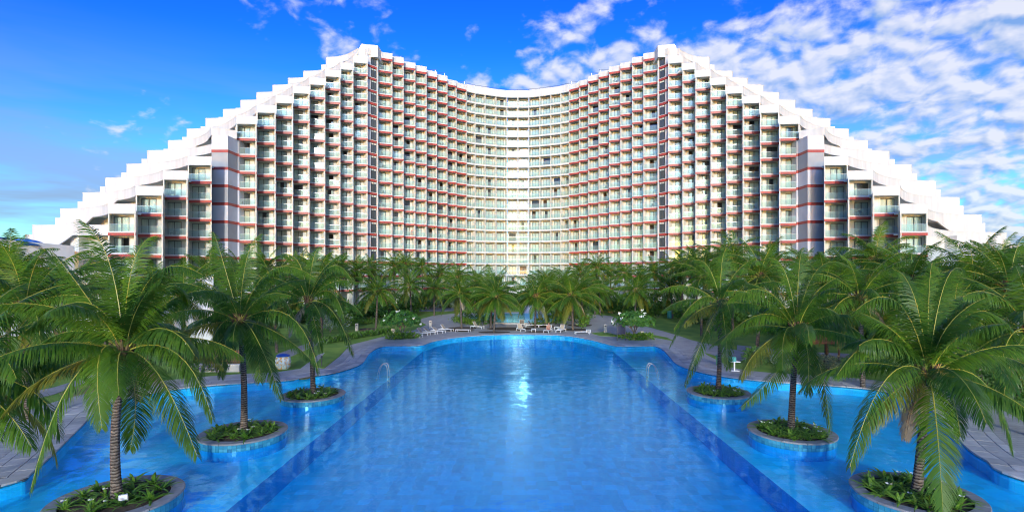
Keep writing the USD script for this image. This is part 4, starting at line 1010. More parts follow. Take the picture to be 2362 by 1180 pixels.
SHR = [("shrub", 1118, 748, (1.6, 0.9, 0.8), 380, 0.35, "shrub_leaf", "dark low bush before the left end of the round pool"), ("shrub", 1082, 741, (2.2, 1.2, 1.1), 420, 0.4, "shrub_leaf", "dark bushy shrub left of the round pool"),
       ("shrub", 1280, 747, (2.4, 1.0, 0.9), 420, 0.38, "shrub_leaf", "dark low bush before the right end of the round pool"), ("shrub", 1322, 742, (2.6, 1.3, 1.3), 460, 0.42, "shrub_leaf", "dark bushy shrub right of the round pool"),
       ("shrub", 1245, 752, (0.9, 0.7, 0.7), 160, 0.4, "shrub_leaf", "small dark plant beside the palm by the round pool"), ("shrub", 1351, 748, (0.9, 0.8, 0.9), 180, 0.4, "hedge_leaf", "small leafy plant at the right palm bed edge"), ("shrub", 1343, 757, (0.8, 0.7, 1.0), 180, 0.42, "hedge_leaf", "small upright plant beside the right palm bed"),
       ("round_shrub", 992, 712, (3.2, 2.6, 2.4), 900, 0.4, "silver_leaf", "silvery round shrub behind the plaza's left edge"), ("round_shrub", 1052, 717, (2.2, 2, 1.7), 600, 0.4, "silver_leaf", "smaller silvery shrub right of the big silvery one"),
       ("round_shrub", 1741, 845, (1.15, 1.1, 1.05), 900, 0.22, "shrub_leaf", "dark clipped round shrub between the farthest and middle right palms"), ("round_shrub", 1818, 851, (1.35, 1.2, 0.8), 1000, 0.2, "silver_leaf", "silver-green low shrub left of the middle right trunk"),
       ("round_shrub", 1912, 853, (1.5, 1.2, 0.8), 1000, 0.2, "silver_leaf", "silver-green low shrub right of the middle right trunk"), ("shrub", 2010, 862, (1.8, 1.2, 1.1), 900, 0.25, "shrub_leaf", "dark shrub behind the coping left of the nearest right palm"),
       ("shrub", 2270, 900, (2.2, 1.6, 1.5), 1300, 0.26, "shrub_leaf", "dark shrub under the right edge palms"), ("shrub", 2340, 930, (1.8, 1.4, 1.2), 1200, 0.24, "shrub_leaf", "dark shrub at the right edge beside the paving"),
       ("shrub", 2190, 880, (2.2, 1.5, 1.6), 1200, 0.26, "shrub_leaf", "dark shrub behind the nearest right palm's trunk"), ("shrub", 160, 745, (1.5, 1.3, 1.5), 800, 0.3, "shrub_bright", "bright green bush before the white annex on the left"),
       ("shrub", 330, 850, (2.0, 1.4, 1.3), 1100, 0.25, "shrub_leaf", "dark shrub behind the nearest left trunk"), ("shrub", 430, 855, (2.0, 1.2, 1.0), 900, 0.25, "shrub_leaf", "dark shrub left of the slatted fence"), ("shrub", 130, 850, (2.2, 1.4, 1.2), 1000, 0.25, "shrub_leaf", "dark shrub on the left lawn beyond the path"),
       ("shrub", 30, 880, (2.2, 1.4, 1.0), 1000, 0.25, "shrub_leaf", "dark shrub at the left edge beyond the path"), ("round_shrub", 590, 800, (2.0, 1.6, 1.4), 800, 0.28, "shrub_leaf", "dark shrub between the middle left palm and the mural pot"), ("round_shrub", 762, 765, (2.2, 1.8, 1.5), 800, 0.32, "silver_leaf", "silvery shrub above the lawn beside the farthest left palm")]
for i, (nm, px, py, r, n, s, mt, lab) in enumerate(SHR):
    x, y = gp(px, py, 0.1); shrub(nm, x, y, r, n, s, mt, 60 + i, label=lab, cat="shrub")
rngb = np.random.default_rng(77); proto = None
for i in range(64):
    px = 330 + i * 27 + rngb.uniform(-8, 8); d = float(np.interp(px, [300, 700, 900, 1194, 1490, 1700, 2060], [60, 88, 108, 138, 108, 84, 58])) * rngb.uniform(0.88, 1.02)
    x = (px - CX) * d / F; kw = dict(label="dark bush in the belt of shrubs under the palms along the hotel", cat="shrub", group="bushes along the hotel's foot")
    if proto is None: proto = shrub("bush", x, d, (2.6, 2.2, 1.7), 900, 0.55, "shrub_leaf", 500, **kw)
    else: copy(proto, "bush", (x, d, 0.1), rngb.uniform(0, 6.28), (float(rngb.uniform(0.9, 1.5)), float(rngb.uniform(0.9, 1.4)), float(rngb.uniform(0.8, 1.5))), **kw)
def disc(px, py, rx, ry, mat="soil"):
    x, y = gp(px, py, 0.11); th = np.linspace(0, 6.2832, 40)[:-1]
    obj("soil_bed", slab(Polygon(np.column_stack([x + rx * np.cos(th) * (1 + 0.06 * np.sin(3 * th)), y + ry * np.sin(th)])), 0.08, 0.15), mat, kind="structure")
for a in ((1066, 757, 2.0, 2.0), (1178, 758, 3.4, 2.0), (1140, 766, 2.1, 1.1), (1240, 765, 1.7, 0.9), (1250, 753, 1.9, 1.4), (1324, 760, 1.9, 1.6), (1338, 750, 1.8, 1.6), (862, 759, 2.0, 1.6), (1062, 762, 1.9, 1.2)): disc(*a)

# the small round pool behind
th = np.linspace(0, 6.2832, 73)[:-1]; ec = np.array([0.1, 91.5])
el = lambda k: Polygon(np.column_stack([ec[0] + (8.6 + k) * np.cos(th), ec[1] + (10.5 + k) * np.sin(th)]))
obj("round_pool_kerb", slab(el(0.35).difference(el(0)), 0.05, 0.36), "coping_stone_c", kind="structure")
obj("round_pool_floor", sheet(el(0.01), 0.13), "pool_tile_turquoise", kind="structure")
obj("round_pool_water", sheet(el(0.003), 0.31), "water", kind="structure")
x0, y0 = gp(1236, 724, 0.1); t = thing("low_wall", (x0, y0, 0.08), label="pale grey low wall behind the round pool", cat="wall"); b = MB(); b.box(-2.2, 2.2, -0.15, 0.15, 0, 1.7); obj("wall", b.get(), "render_white", t); b = MB(); b.box(-2.3, 2.3, -0.2, 0.2, 1.7, 1.8); obj("coping", b.get(), "coping_stone_c", t)

# ---------------------------------------------------------------- furniture round the pool
def lounger(name, px, py, rz, ang, sling, label, legs=True):
    x, y = gp(px, py, 0.12); o = thing(name, (x, y, 0.112), math.radians(rz), 1.0, label=label, cat="sun lounger", group="sun loungers at the pool's far end")
    b = MB()
    for s in (-1, 1): b.box(-0.98, 0.98, s * 0.33 - 0.025, s * 0.33 + 0.025, 0.30, 0.36)
    b.box(0.93, 0.98, -0.305, 0.305, 0.302, 0.358); b.box(-0.98, -0.93, -0.305, 0.305, 0.302, 0.358)
    obj("frame", b.get(), "white_metal", o)
    for sx in (-0.94, 0.90):
        for sy in (-0.355, 0.305): b = MB(); b.box(sx, sx + 0.05, sy + 0.001, sy + 0.049, 0, 0.30); obj("leg", b.get(), "white_metal", o)
    b = MB(); b.box(-0.22, 0.93, -0.30, 0.30, 0.335, 0.35); obj("seat_sling", b.get(), sling, o)
    a = math.radians(ang); L = 0.74; ca, sa = math.cos(a), math.sin(a)
    v = []
    for u, w in ((0, 0), (L, 0), (L, 0.02), (0, 0.02)):
        for s in (-0.30, 0.30): v.append((-0.22 - u * ca + w * sa, s, 0.345 + u * sa + w * ca))
    m = MB(); m.add(v, [(0, 1, 3, 2), (4, 6, 7, 5)][:1] + [(2, 3, 5, 4), (4, 5, 7, 6), (6, 7, 1, 0), (0, 2, 4, 6), (1, 7, 5, 3)]); obj("back_sling", m.get(), sling, o)
    b = MB()
    for s in (-0.32, 0.32): b.tube([(-0.22, s, 0.345), (-0.22 - L * ca, s, 0.345 + L * sa)], 0.02, 5)
    b.tube([(-0.22 - L * ca, -0.32, 0.345 + L * sa), (-0.22 - L * ca, 0.32, 0.345 + L * sa)], 0.02, 5)
    obj("back_frame", b.get(), "white_metal", o)
    return o
LO = [(957, 777, -22, 28, "sling_brown", "grey-brown lounger nearest the left white-flowered tree, first of the slanted row"), (975, 772, -22, 52, "sling_beige", "second lounger of the slanted row, back raised high"), (992, 769.5, -20, 34, "sling_beige", "third lounger of the slanted row, tan back half raised"),
      (1010, 767, -20, 36, "sling_beige", "fourth lounger of the slanted row, beige back half raised"), (1029, 763.5, -20, 50, "sling_beige", "last lounger of the slanted row, before the flat one"), (1068, 765, -14, 0, "sling_beige", "flat white lounger with its back down, right of the slanted row"),
      (1101, 757, -28, 60, "sling_beige", "lounger with upright back beside the left palm bed"), (1201, 763, -72, 55, "sling_beige", "lounger facing the water straight on at the pool's far end"), (1204, 751, 88, 62, "sling_brown", "brown lounger seen from behind before the round pool"),
      (1228, 754, -12, 55, "sling_brown", "brown lounger half hidden by the palm with the yellow frond"), (1257, 754, 4, 0, "sling_beige", "long flat lounger behind the sunbather"), (1264, 765.5, -108, 50, "sling_beige", "lounger that the sunbather sits on"),
      (1294, 765, -118, 58, "sling_beige", "beige lounger with a white towel on its seat"), (1320, 741, 18, 55, "sling_brown", "lounger behind the right palm beside the plaza"), (1343, 769.5, 6, 0, "sling_beige", "flat lounger at the right end of the row")]
lo = [lounger("sun_lounger", *a) for a in LO]
tx, ty = gp(1294, 765, 0.12); a = math.radians(-118); tw = thing("towel", (tx + 0.35 * math.cos(a), ty + 0.35 * math.sin(a), 0.463), a, label="white folded towel on the beige lounger beside the sunbather", cat="towel")
g = trimesh.creation.box([0.8, 0.52, 0.05]).subdivide().subdivide().subdivide(); v = np.array(g.vertices); v[:, 2] += 0.03 * meshkit.noise(v * 7) + 0.025; obj("cloth", (v, g.faces), "towel_white", tw, smooth=True)
for px, py, lab in ((1231, 765, "small white side table before the palm with the yellow frond"), (1283, 760, "small white side table between the sunbather and the towel lounger"), (1357, 766.5, "white side table at the right end of the lounger row")):
    x, y = gp(px, py, 0.12); o = thing("side_table", (x, y, 0.112), label=lab, cat="table"); b = MB(); b.box(-0.3, 0.3, -0.28, 0.28, 0.40, 0.44); obj("table_top", b.get(), "white_metal", o)
    for sx in (-0.28, 0.23):
        for sy in (-0.26, 0.21): b = MB(); b.box(sx, sx + 0.05, sy, sy + 0.05, 0, 0.40); obj("leg", b.get(), "white_metal", o)

# the sunbather: one body, bent knees, leaning on the raised back
def person():
    x, y = gp(1264, 765.5, 0.12); a = math.radians(-108)
    o = thing("person", (x, y, 0.112), a, label="person in red swimwear sitting on a lounger with bent knees and arms crossed", cat="person")
    J = {}
    def S(p, r):
        m = manifold3d.Manifold.sphere(r, 20); return m.translate(tuple(p))
    def bone(p, q, r1, r2): return manifold3d.Manifold.batch_hull([S(p, r1), S(q, r2)])
    hip, chest, neck, head = (-0.20, 0, 0.47), (-0.40, 0, 0.80), (-0.44, 0, 0.98), (-0.42, 0, 1.14)
    parts = [manifold3d.Manifold.batch_hull([S((hip[0], -0.08, hip[2]), 0.115), S((hip[0], 0.08, hip[2]), 0.115), S((-0.30, -0.05, 0.64), 0.095), S((-0.30, 0.05, 0.64), 0.095)]),
             manifold3d.Manifold.batch_hull([S((-0.30, -0.05, 0.64), 0.095), S((-0.30, 0.05, 0.64), 0.095), S((-0.41, -0.11, 0.86), 0.085), S((-0.41, 0.11, 0.86), 0.085)]),
             bone((-0.42, 0, 0.90), (-0.43, 0, 1.02), 0.055, 0.05), manifold3d.Manifold.batch_hull([S((-0.43, 0, 1.16), 0.095), S((-0.38, 0, 1.07), 0.055), S((-0.45, 0, 1.10), 0.075)]),
             bone((-0.335, 0, 1.12), (-0.32, 0, 1.10), 0.014, 0.018)]
    for s in (-1, 1):
        sh, el_, wr = (-0.42, s * 0.17, 0.88), (-0.20, s * 0.24, 0.70), (0.06, s * 0.06, 0.74)
        kn, an, toe = (0.20, s * 0.11, 0.80), (0.42, s * 0.11, 0.43), (0.60, s * 0.12, 0.40)
        parts += [bone(sh, el_, 0.055, 0.040), bone(el_, wr, 0.040, 0.027), bone((hip[0] + 0.02, s * 0.10, hip[2] + 0.02), kn, 0.092, 0.058), bone(kn, an, 0.058, 0.036), bone(an, toe, 0.040, 0.026)]
        w = np.array(wr); parts.append(manifold3d.Manifold.batch_hull([S(w, 0.026), S(w + (0.07, -s * 0.015, 0.0), 0.022), S(w + (0.06, -s * 0.05, 0.0), 0.022)]))
        for k, l in enumerate((0.06, 0.07, 0.066, 0.05)):
            r_ = w + np.array([0.075, -s * (0.0 + 0.016 * k), 0.0]); parts += [bone(r_, r_ + (l * 0.6, -s * 0.01, 0.002), 0.0095, 0.0085), bone(r_ + (l * 0.6, -s * 0.01, 0.002), r_ + (l, -s * 0.012, -0.02), 0.0085, 0.007)]
        parts.append(bone(w + (0.02, s * 0.015, 0.01), w + (0.06, s * 0.035, 0.02), 0.011, 0.009))
        parts.append(bone((-0.43, s * 0.095, 1.13), (-0.43, s * 0.10, 1.11), 0.018, 0.014))
    body = manifold3d.Manifold.batch_boolean(parts, manifold3d.OpType.Add).refine_to_length(0.03)
    mm = body.to_mesh(); tm = trimesh.Trimesh(mm.vert_properties[:, :3], mm.tri_verts); trimesh.smoothing.filter_taubin(tm, iterations=6)
    b = obj("body", tm, "skin", o, smooth=True)
    hair = manifold3d.Manifold.batch_hull([S((-0.46, 0, 1.19), 0.098), S((-0.42, 0, 1.22), 0.085)]) + manifold3d.Manifold.batch_hull([S((-0.50, -0.05, 1.12), 0.06), S((-0.50, 0.05, 1.12), 0.06), S((-0.51, 0, 0.92), 0.06)])
    obj("hair", hair, "hair_brown", o, smooth=True)
    sw = manifold3d.Manifold.batch_hull([S((hip[0], -0.085, hip[2]), 0.119), S((hip[0], 0.085, hip[2]), 0.119), S((-0.24, 0, 0.52), 0.11)]) + manifold3d.Manifold.batch_hull([S((-0.39, -0.10, 0.80), 0.094), S((-0.39, 0.10, 0.80), 0.094), S((-0.37, 0, 0.76), 0.10)])
    obj("swimwear", sw, "swim_red", o, smooth=True)
    e = MB()
    for s in (-1, 1): m = trimesh.creation.icosphere(1, 0.011); m.apply_translation((-0.343, s * 0.032, 1.145)); e.mesh(m)
    obj("eyes", e.get(), "hair_brown", o)
    e = MB(); e.box(-0.336, -0.325, -0.022, 0.022, 1.064, 1.072); obj("mouth", e.get(), "swim_red", o)
person()
for i, (px, py, h, lab) in enumerate(((823, 762, 1.0, "beige stone bollard light beside the left lawn path"), (907, 776, 1.0, "beige stone bollard light left of the left white-flowered tree"), (993, 757, 1.15, "beige stone bollard light behind the slanted lounger row"),
                         (1396, 767, 1.15, "beige stone bollard light on the small lawn wedge right of the loungers"), (1481, 782, 1.0, "beige stone bollard light behind the right white-flowered tree"))):
    x, y = gp(px, py, 0.11); o = thing("bollard_light", (x, y, 0.1), label=lab, cat="bollard light")
    m = manifold3d.Manifold.batch_hull([manifold3d.Manifold.cube((0.38, 0.38, h - 0.04), True).translate((0, 0, h / 2 - 0.02)), manifold3d.Manifold.cube((0.32, 0.32, h), True).translate((0, 0, h / 2))])
    obj("post", m, "bollard_stone", o); b = MB(); b.box(-0.13, 0.13, -0.195, -0.185, h - 0.30, h - 0.16); obj("lamp_slot", b.get(), "lamp_dark", o)
x, y = gp(1433, 785, 0.11); o = thing("notice_board", (x, y, 0.1), label="navy notice board on dark posts before the right white-flowered tree", cat="sign")
b = MB(); b.box(-0.45, 0.45, -0.03, 0.03, 0.75, 2.1); obj("board", b.get(), "navy_board", o)
for sx in (-0.49, 0.45): b = MB(); b.box(sx, sx + 0.04, -0.03, 0.03, 0, 2.14); obj("post", b.get(), "lamp_dark", o)
for sx, lab in ((-1, "left"), (1, "right")):
    o = thing("pool_ladder", (sx * 10.35, 41.2, 0), 0.0, label=f"curved steel pool ladder at the {lab} edge of the deep water", cat="pool ladder")
    for dy in (-0.26, 0.26):
        pts = catmull([(sx * 0.78, dy, -0.5), (sx * 0.62, dy, 0.30), (sx * 0.42, dy, 0.72), (sx * 0.18, dy, 0.84), (-sx * 0.02, dy, 0.66), (-sx * 0.10, dy, 0.1), (-sx * 0.12, dy, -1.1)], 5, closed=False)
        b = MB(); b.tube(pts, 0.019, 8); obj("rail", b.get(), "steel", o, smooth=True)
    for z in (-0.25, -0.55, -0.85): b = MB(); b.box(-sx * 0.11 - 0.05, -sx * 0.11 + 0.05, -0.24, 0.24, z, z + 0.03); obj("step", b.get(), "steel", o)
# lawn pieces left and right
x, y = gp(653, 850, 0.1); o = thing("mural_pot", (x, y, 0.1), label="round pale pot with yellow and orange pattern and a blue lid on the left lawn", cat="pot")
prof = [(0, 0), (0.42, 0), (0.56, 0.2), (0.62, 0.6), (0.55, 0.98), (0.48, 1.04), (0, 1.04)]; obj("body", trimesh.creation.revolve(prof, sections=24), "pot_mural", o, smooth=50)
obj("lid", trimesh.creation.revolve([(0, 1.045), (0.52, 1.045), (0.54, 1.12), (0.30, 1.24), (0.0, 1.28)], sections=24), "plastic_blue", o, smooth=50)
x, y = gp(508, 856, 0.1); o = thing("slat_fence", (x, y + 0.6, 0.08), label="dark slatted fence above the grey flower wall on the left lawn", cat="fence")
for k in range(22): b = MB(); b.box(-1.55 + k * 0.14, -1.55 + k * 0.14 + 0.09, -0.02, 0.02, 0.55, 1.65); obj("slat", b.get(), "wood_brown", o)
for z in (0.7, 1.45): b = MB(); b.box(-1.6, 1.6, 0.02, 0.06, z, z + 0.08); obj("rail", b.get(), "lamp_dark", o)
for xx in (-1.55, 0, 1.5): b = MB(); b.box(xx, xx + 0.07, 0.06, 0.13, 0, 1.7); obj("post", b.get(), "lamp_dark", o)
o = thing("flower_wall", (x, y, 0.08), label="low grey wall with purple flowers before the slatted fence", cat="wall")
b = MB(); b.box(-1.6, 1.6, -0.15, 0.15, 0, 0.55); obj("wall", b.get(), "coping_stone_b", o); b = MB(); b.box(-1.65, 1.65, -0.2, 0.2, 0.55, 0.62); obj("coping", b.get(), "coping_stone_c", o)
o = shrub("flower_plant", x, y - 0.35, (1.5, 0.3, 0.35), 420, 0.16, "shrub_leaf", 950, flowers=("flower_purple", 160, 0.05), label="purple flowering plants along the grey wall before the slatted fence", cat="plant")
def pavilion(px, py, w, dpt, h, roof, label, name):
    x, y = gp(px, py, 0.1); o = thing(name, (x, y, 0.08), label=label, cat="pavilion")
    for sx in (-w / 2, w / 2 - 0.12):
        for sy in (0, dpt): b = MB(); b.box(sx, sx + 0.12, sy, sy + 0.12, 0, h); obj("post", b.get(), "wood_brown", o)
    b = MB(); e = 0.35; b.add([(-w / 2 - e, -e, h), (w / 2 + e, -e, h), (w / 2 + e, dpt + e, h), (-w / 2 - e, dpt + e, h), (-w / 4, dpt / 2, h + 0.6), (w / 4, dpt / 2, h + 0.6)],
                              [(0, 1, 4), (1, 5, 4), (1, 2, 5), (2, 3, 5), (3, 4, 5), (3, 0, 4), (0, 2, 1), (0, 3, 2)]); obj("roof", b.get(), roof, o)
    b = MB(); b.box(-w / 2 + 0.1, w / 2 - 0.1, 0.2, dpt - 0.1, 0.42, 0.5); obj("bench", b.get(), "wood_brown", o)
pavilion(305, 845, 1.3, 1.3, 1.9, "roof_orange", "small brown wooden hut behind the nearest left palm's trunk", "garden_hut")
pavilion(1905, 846, 2.4, 1.8, 2.0, "roof_orange", "orange-roofed garden pavilion behind the middle right trunk", "garden_pavilion")
x, y = gp(1694, 855, 0.1); o = thing("pedestal_table", (x, y, 0.1), label="white pedestal table on the lawn beside the farthest right palm", cat="table")
b = MB(); b.box(-0.38, 0.38, -0.3, 0.3, 0.74, 0.79); obj("table_top", b.get(), "white_metal", o); b = MB(); b.tube([(0, 0, 0.04), (0, 0, 0.74)], 0.06, 8); obj("column", b.get(), "white_metal", o); b = MB(); b.box(-0.32, 0.32, -0.28, 0.28, 0, 0.045); obj("foot", b.get(), "white_metal", o)
o = thing("plastic_crate", (x - 0.15, y + 0.05, 0.89), label="teal crate standing on the white pedestal table", cat="crate"); b = MB(); b.box(-0.24, 0.24, -0.18, 0.18, 0, 0.03); b.box(-0.24, -0.21, -0.18, 0.18, 0.03, 0.34); b.box(0.21, 0.24, -0.18, 0.18, 0.03, 0.34); b.box(-0.21, 0.21, -0.18, -0.15, 0.03, 0.34); b.box(-0.21, 0.21, 0.15, 0.18, 0.03, 0.34); obj("box", b.get(), "plastic_teal", o)
x, y = gp(1817, 838, 0.1); o = thing("drum", (x, y, 0.1), label="blue plastic drum beside the path behind the middle right palm", cat="drum"); obj("body", trimesh.creation.revolve([(0, 0), (0.27, 0), (0.29, 0.05), (0.29, 0.3), (0.305, 0.32), (0.29, 0.34), (0.29, 0.62), (0.305, 0.64), (0.29, 0.66), (0.29, 0.9), (0.26, 0.94), (0, 0.94)], sections=20), "plastic_blue", o, smooth=35)
obj("bung", trimesh.creation.revolve([(0.10, 0.945), (0.16, 0.945), (0.16, 0.975), (0.10, 0.975)], sections=10), "lamp_dark", o)
x, y = gp(1653, 842, 0.1); o = thing("garden_lamp", (x, y, 0.1), label="short green garden lamp post on the lawn left of the farthest right trunk", cat="lamp"); b = MB(); b.tube([(0, 0, 0), (0, 0, 0.75)], 0.05, 8); obj("post", b.get(), "paint_green", o); obj("cap", trimesh.creation.revolve([(0, 0.75), (0.11, 0.75), (0.12, 0.80), (0.05, 0.88), (0, 0.9)], sections=12), "paint_green", o)
x, y = gp(742, 845, 0.1); o = thing("garden_lamp", (x, y, 0.1), label="short dark garden lamp post on the lawn beside the farthest left palm", cat="lamp"); b = MB(); b.tube([(0, 0, 0), (0, 0, 0.8)], 0.045, 8); obj("post", b.get(), "lamp_dark", o); obj("cap", trimesh.creation.revolve([(0, 0.8), (0.1, 0.8), (0.11, 0.84), (0.05, 0.92), (0, 0.93)], sections=12), "lamp_dark", o)
x, y = gp(1404, 719, 0.1); o = thing("yellow_post", (x, y, 0.05), label="tall yellow painted post on the far right lawn", cat="post"); b = MB(); b.tube([(0, 0, 0), (0, 0, 3.4)], 0.13, 8); obj("pole", b.get(), "paint_yellow", o); b = MB(); b.box(-0.2, 0.2, -0.2, 0.2, 0, 0.08); obj("foot", b.get(), "paint_yellow", o)
x, y = gp(975, 697, 0.1); o = thing("lamp_post", (x, y, 0.05), label="thin pale lamp post behind the silvery shrub on the left", cat="lamp"); b = MB(); b.tube([(0, 0, 0), (0, 0, 4.2)], [0.09, 0.06], 8); obj("pole", b.get(), "white_metal", o); b = MB(); b.box(-0.4, 0.1, -0.1, 0.1, 4.2, 4.3); obj("lamp_head", b.get(), "white_metal", o)
x, y = gp(1508, 722, 0.1); o = thing("lamp_post", (x, y, 0.05), label="thin pale lamp post on the lawn behind the right white-flowered tree", cat="lamp"); b = MB(); b.tube([(0, 0, 0), (0, 0, 4.0)], [0.09, 0.06], 8); obj("pole", b.get(), "white_metal", o); b = MB(); b.box(-0.1, 0.4, -0.1, 0.1, 4.0, 4.1); obj("lamp_head", b.get(), "white_metal", o)
x, y = gp(1545, 733, 0.1); o = thing("bin", (x, y, 0.1), label="teal bin on the lawn right of the right white-flowered tree", cat="bin"); obj("body", trimesh.creation.revolve([(0, 0), (0.4, 0), (0.5, 1.15), (0, 1.15)], sections=14), "plastic_teal", o, smooth=40); obj("lid", trimesh.creation.revolve([(0, 1.152), (0.53, 1.152), (0.50, 1.27), (0, 1.35)], sections=14), "plastic_teal", o, smooth=40)

# ---------------------------------------------------------------- low white annexes at both ends
def wall_quad(mb, p, q, z0a, z1a, z0b, z1b, th=0.4):
    p, q = np.array(p), np.array(q); d = (q - p) / np.linalg.norm(q - p); n = np.array([-d[1], d[0]]) * th
    v = [(*p, z0a), (*q, z0b), (*q, z1b), (*p, z1a), (*(p + n), z0a), (*(q + n), z0b), (*(q + n), z1b), (*(p + n), z1a)]
    mb.add(v, [(0, 1, 2, 3), (5, 4, 7, 6), (1, 5, 6, 2), (4, 0, 3, 7), (3, 2, 6, 7), (4, 5, 1, 0)])
def at(px, d): return np.array([(px - CX) * d / F, d])
def zy(py, d): return CAMZ + (CY - py) * d / F
o = thing("annex_building", (0, 0, 0), label="low white annex below the hotel's left end with a dark window", cat="building")
b = MB(); wall_quad(b, at(-120, 60), at(172, 72), 0, zy(540, 60), 0, zy(567, 72)); obj("wall", b.get(), "panel_lilac", o)
b = MB(); wall_quad(b, at(172.5, 72), at(300, 70), 0, zy(622, 72), 0, zy(632, 70)); obj("wall", b.get(), "render_white", o)
b = MB(); wall_quad(b, at(192, 71.3), at(238, 70.6), zy(620, 71.3), zy(600, 71.3), zy(620, 70.6), zy(600, 70.6), 0.1); w = obj("window", b.get(), "frame_dark", o)
for a_, c_ in ((194, 207), (209, 222), (224, 236)): b = MB(); wall_quad(b, at(a_, 71.2 - 0.01), at(c_, 71.0 - 0.2), zy(618.5, 71), zy(601.5, 71), zy(618.5, 71), zy(601.5, 71), 0.05); obj("pane", b.get(), "stair_glass", w)
b = MB(); b.add([(*at(-120, 60), zy(540, 60) - 0.3), (*at(172, 72), zy(567, 72) - 0.3), (*at(172, 84), zy(567, 72) - 0.3), (*at(-120, 84), zy(540, 60) - 0.3)], [(0, 1, 2, 3)]); obj("roof", b.get(), "coping_stone_c", o)
o = thing("glass_vault", (0, 0, 0), label="blue arched glass vault on the annex roof at the left edge", cat="skylight")
c0 = wp(-20, 556, 66); b = MB(); arc = [(c0[0] + 4.2 * math.cos(t_), c0[1], c0[2] - 0.6 + 1.1 * math.sin(t_)) for t_ in np.linspace(0.1, math.pi - 0.1, 15)]
b.tube(arc, 0.09, 5); b.tube([(x_, y_ + 3, z_) for x_, y_, z_ in arc], 0.09, 5); obj("arch_frame", b.get(), "plastic_blue", o)
b = MB(); A_ = np.array(arc); A2 = A_ + (0, 3, 0); n = len(A_); b.add(np.vstack([A_, A2]), [(i, i + 1, i + 1 + n, i + n) for i in range(n - 1)]); obj("glazing", b.get(), "blue_glass", o)
for k in range(0, 15, 2): b = MB(); b.tube([A_[k], A_[k] - (0, 0, A_[k][2] - zy(556, 66))], 0.05, 5); obj("mullion", b.get(), "plastic_blue", o)
o = thing("entrance_wall", (0, 0, 0), label="sloping white wall seen between the nearest and middle left palms", cat="wall")
b = MB(); wall_quad(b, at(375, 56), at(492, 58), 0, zy(668, 56), 0, zy(635, 58)); obj("wall", b.get(), "render_white", o)
b = MB(); wall_quad(b, at(374, 55.95), at(493, 57.95), zy(668, 56), zy(665, 56), zy(635, 58), zy(632, 58), 0.5); obj("coping", b.get(), "render_white", o)
o = thing("annex_building", (0, 0, 0), label="low white annex below the hotel's right end", cat="building")
b = MB(); wall_quad(b, at(2170, 71), at(2420, 66), 0, zy(640, 71), 0, zy(640, 66)); obj("wall", b.get(), "render_white", o)
b = MB(); wall_quad(b, at(2216, 74), at(2420, 70), 0, zy(564, 74), 0, zy(566, 70)); obj("wall", b.get(), "panel_lilac", o)
b = MB(); wall_quad(b, at(2210, 70.1), at(2240, 69.5), zy(618, 70), zy(603, 70), zy(618, 70), zy(603, 70), 0.1); w = obj("window", b.get(), "frame_dark", o)
b = MB(); wall_quad(b, at(2212, 70.0), at(2238, 69.4), zy(616.5, 70), zy(604.5, 70), zy(616.5, 70), zy(604.5, 70), 0.05); obj("pane", b.get(), "stair_glass", w)

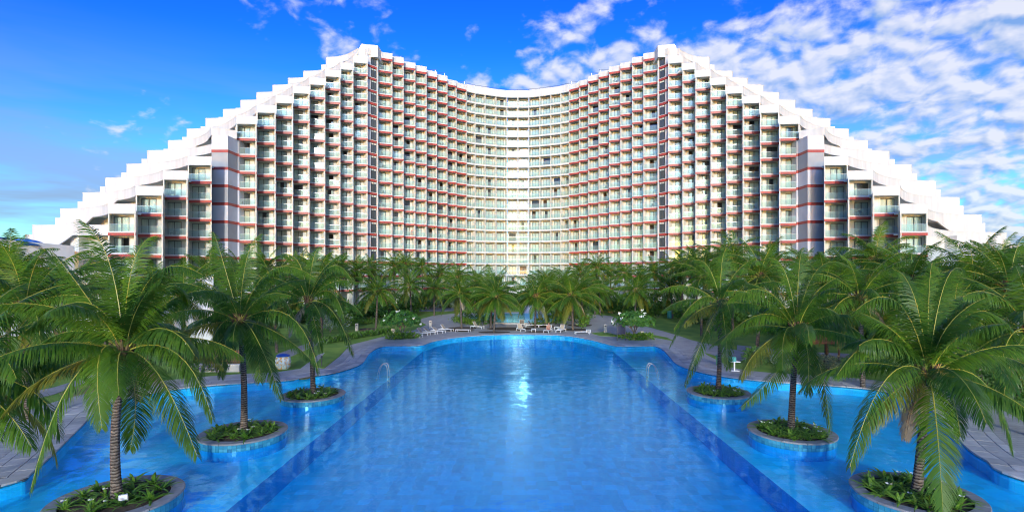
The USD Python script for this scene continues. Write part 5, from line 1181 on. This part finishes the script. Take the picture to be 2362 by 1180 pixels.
# ---------------------------------------------------------------- small things on the balconies
def balcony_chair_mesh(o):
    b = MB(); b.box(-0.24, 0.24, -0.24, 0.24, 0.40, 0.44); obj("seat", b.get(), "chair_dark", o)
    b = MB(); b.add([(-0.24, 0.20, 0.44), (0.24, 0.20, 0.44), (0.24, 0.30, 0.92), (-0.24, 0.30, 0.92), (-0.24, 0.23, 0.44), (0.24, 0.23, 0.44), (0.24, 0.33, 0.92), (-0.24, 0.33, 0.92)], [(0, 1, 2, 3), (5, 4, 7, 6), (0, 4, 5, 1), (3, 2, 6, 7), (1, 5, 6, 2), (4, 0, 3, 7)]); obj("backrest", b.get(), "chair_dark", o)
    for sx in (-0.24, 0.20):
        for sy in (-0.24, 0.20): b = MB(); b.box(sx, sx + 0.04, sy, sy + 0.04, 0, 0.40); obj("leg", b.get(), "chair_dark", o)
def balcony_table_mesh(o):
    b = MB(); b.tube([(0, 0, 0.68), (0, 0, 0.72)], 0.30, 14); obj("table_top", b.get(), "chair_dark", o); b = MB(); b.tube([(0, 0, 0.02), (0, 0, 0.68)], 0.03, 6); obj("column", b.get(), "chair_dark", o); b = MB(); b.tube([(0, 0, 0), (0, 0, 0.02)], 0.2, 10); obj("foot", b.get(), "chair_dark", o)
rngf = random.Random(21); pr = {}
pick = [b_ for b_ in balconies if b_[2] >= 1]
rngf.shuffle(pick)
for fr, sd, k, sl, style, ci in sorted(pick[:90], key=lambda q: -q[3])[:70]:
    u = rngf.uniform(0.3, 0.5) * fr.W
    for nm, du, fn, lab, grp, cat in (("balcony_chair", 0.0, balcony_chair_mesh, "dark chair behind the glass railing of a hotel balcony", "chairs on the hotel balconies", "chair"), ("balcony_table", 0.65, balcony_table_mesh, "small dark round table behind the glass railing of a hotel balcony", "tables on the hotel balconies", "table")):
        if nm == "balcony_table" and rngf.random() < 0.45: continue
        p = fr.at(u + du, 0.75); loc = (p[0] * sd, p[1], zk(k) + 0.003); kw = dict(label=lab, cat=cat, group=grp)
        if nm not in pr: pr[nm] = thing(nm, loc, 0.3, **kw); fn(pr[nm])
        else: copy(pr[nm], nm, loc, rngf.uniform(0, 6.28), **kw)
fr = [b_[0] for b_ in balconies if b_[5] == 14][0]
p = fr.at(fr.W * 0.72, 0.35); o = thing("hanging_cloth", (p[0], p[1], zk(3) + 0.2), label="salmon pink cloth hanging on a red-banded balcony low on the left inner slope", cat="cloth")
g = trimesh.creation.box([0.7, 0.06, 1.3]).subdivide().subdivide().subdivide(); v = np.array(g.vertices); v[:, 2] += 0.65; v[:, 1] += 0.10 * meshkit.noise(v * (6, 1, 1)); v[:, 0] *= 0.75 + 0.25 * np.cos(v[:, 2] * 2.2); obj("cloth", (v, g.faces), "cloth_pink", o, smooth=True)
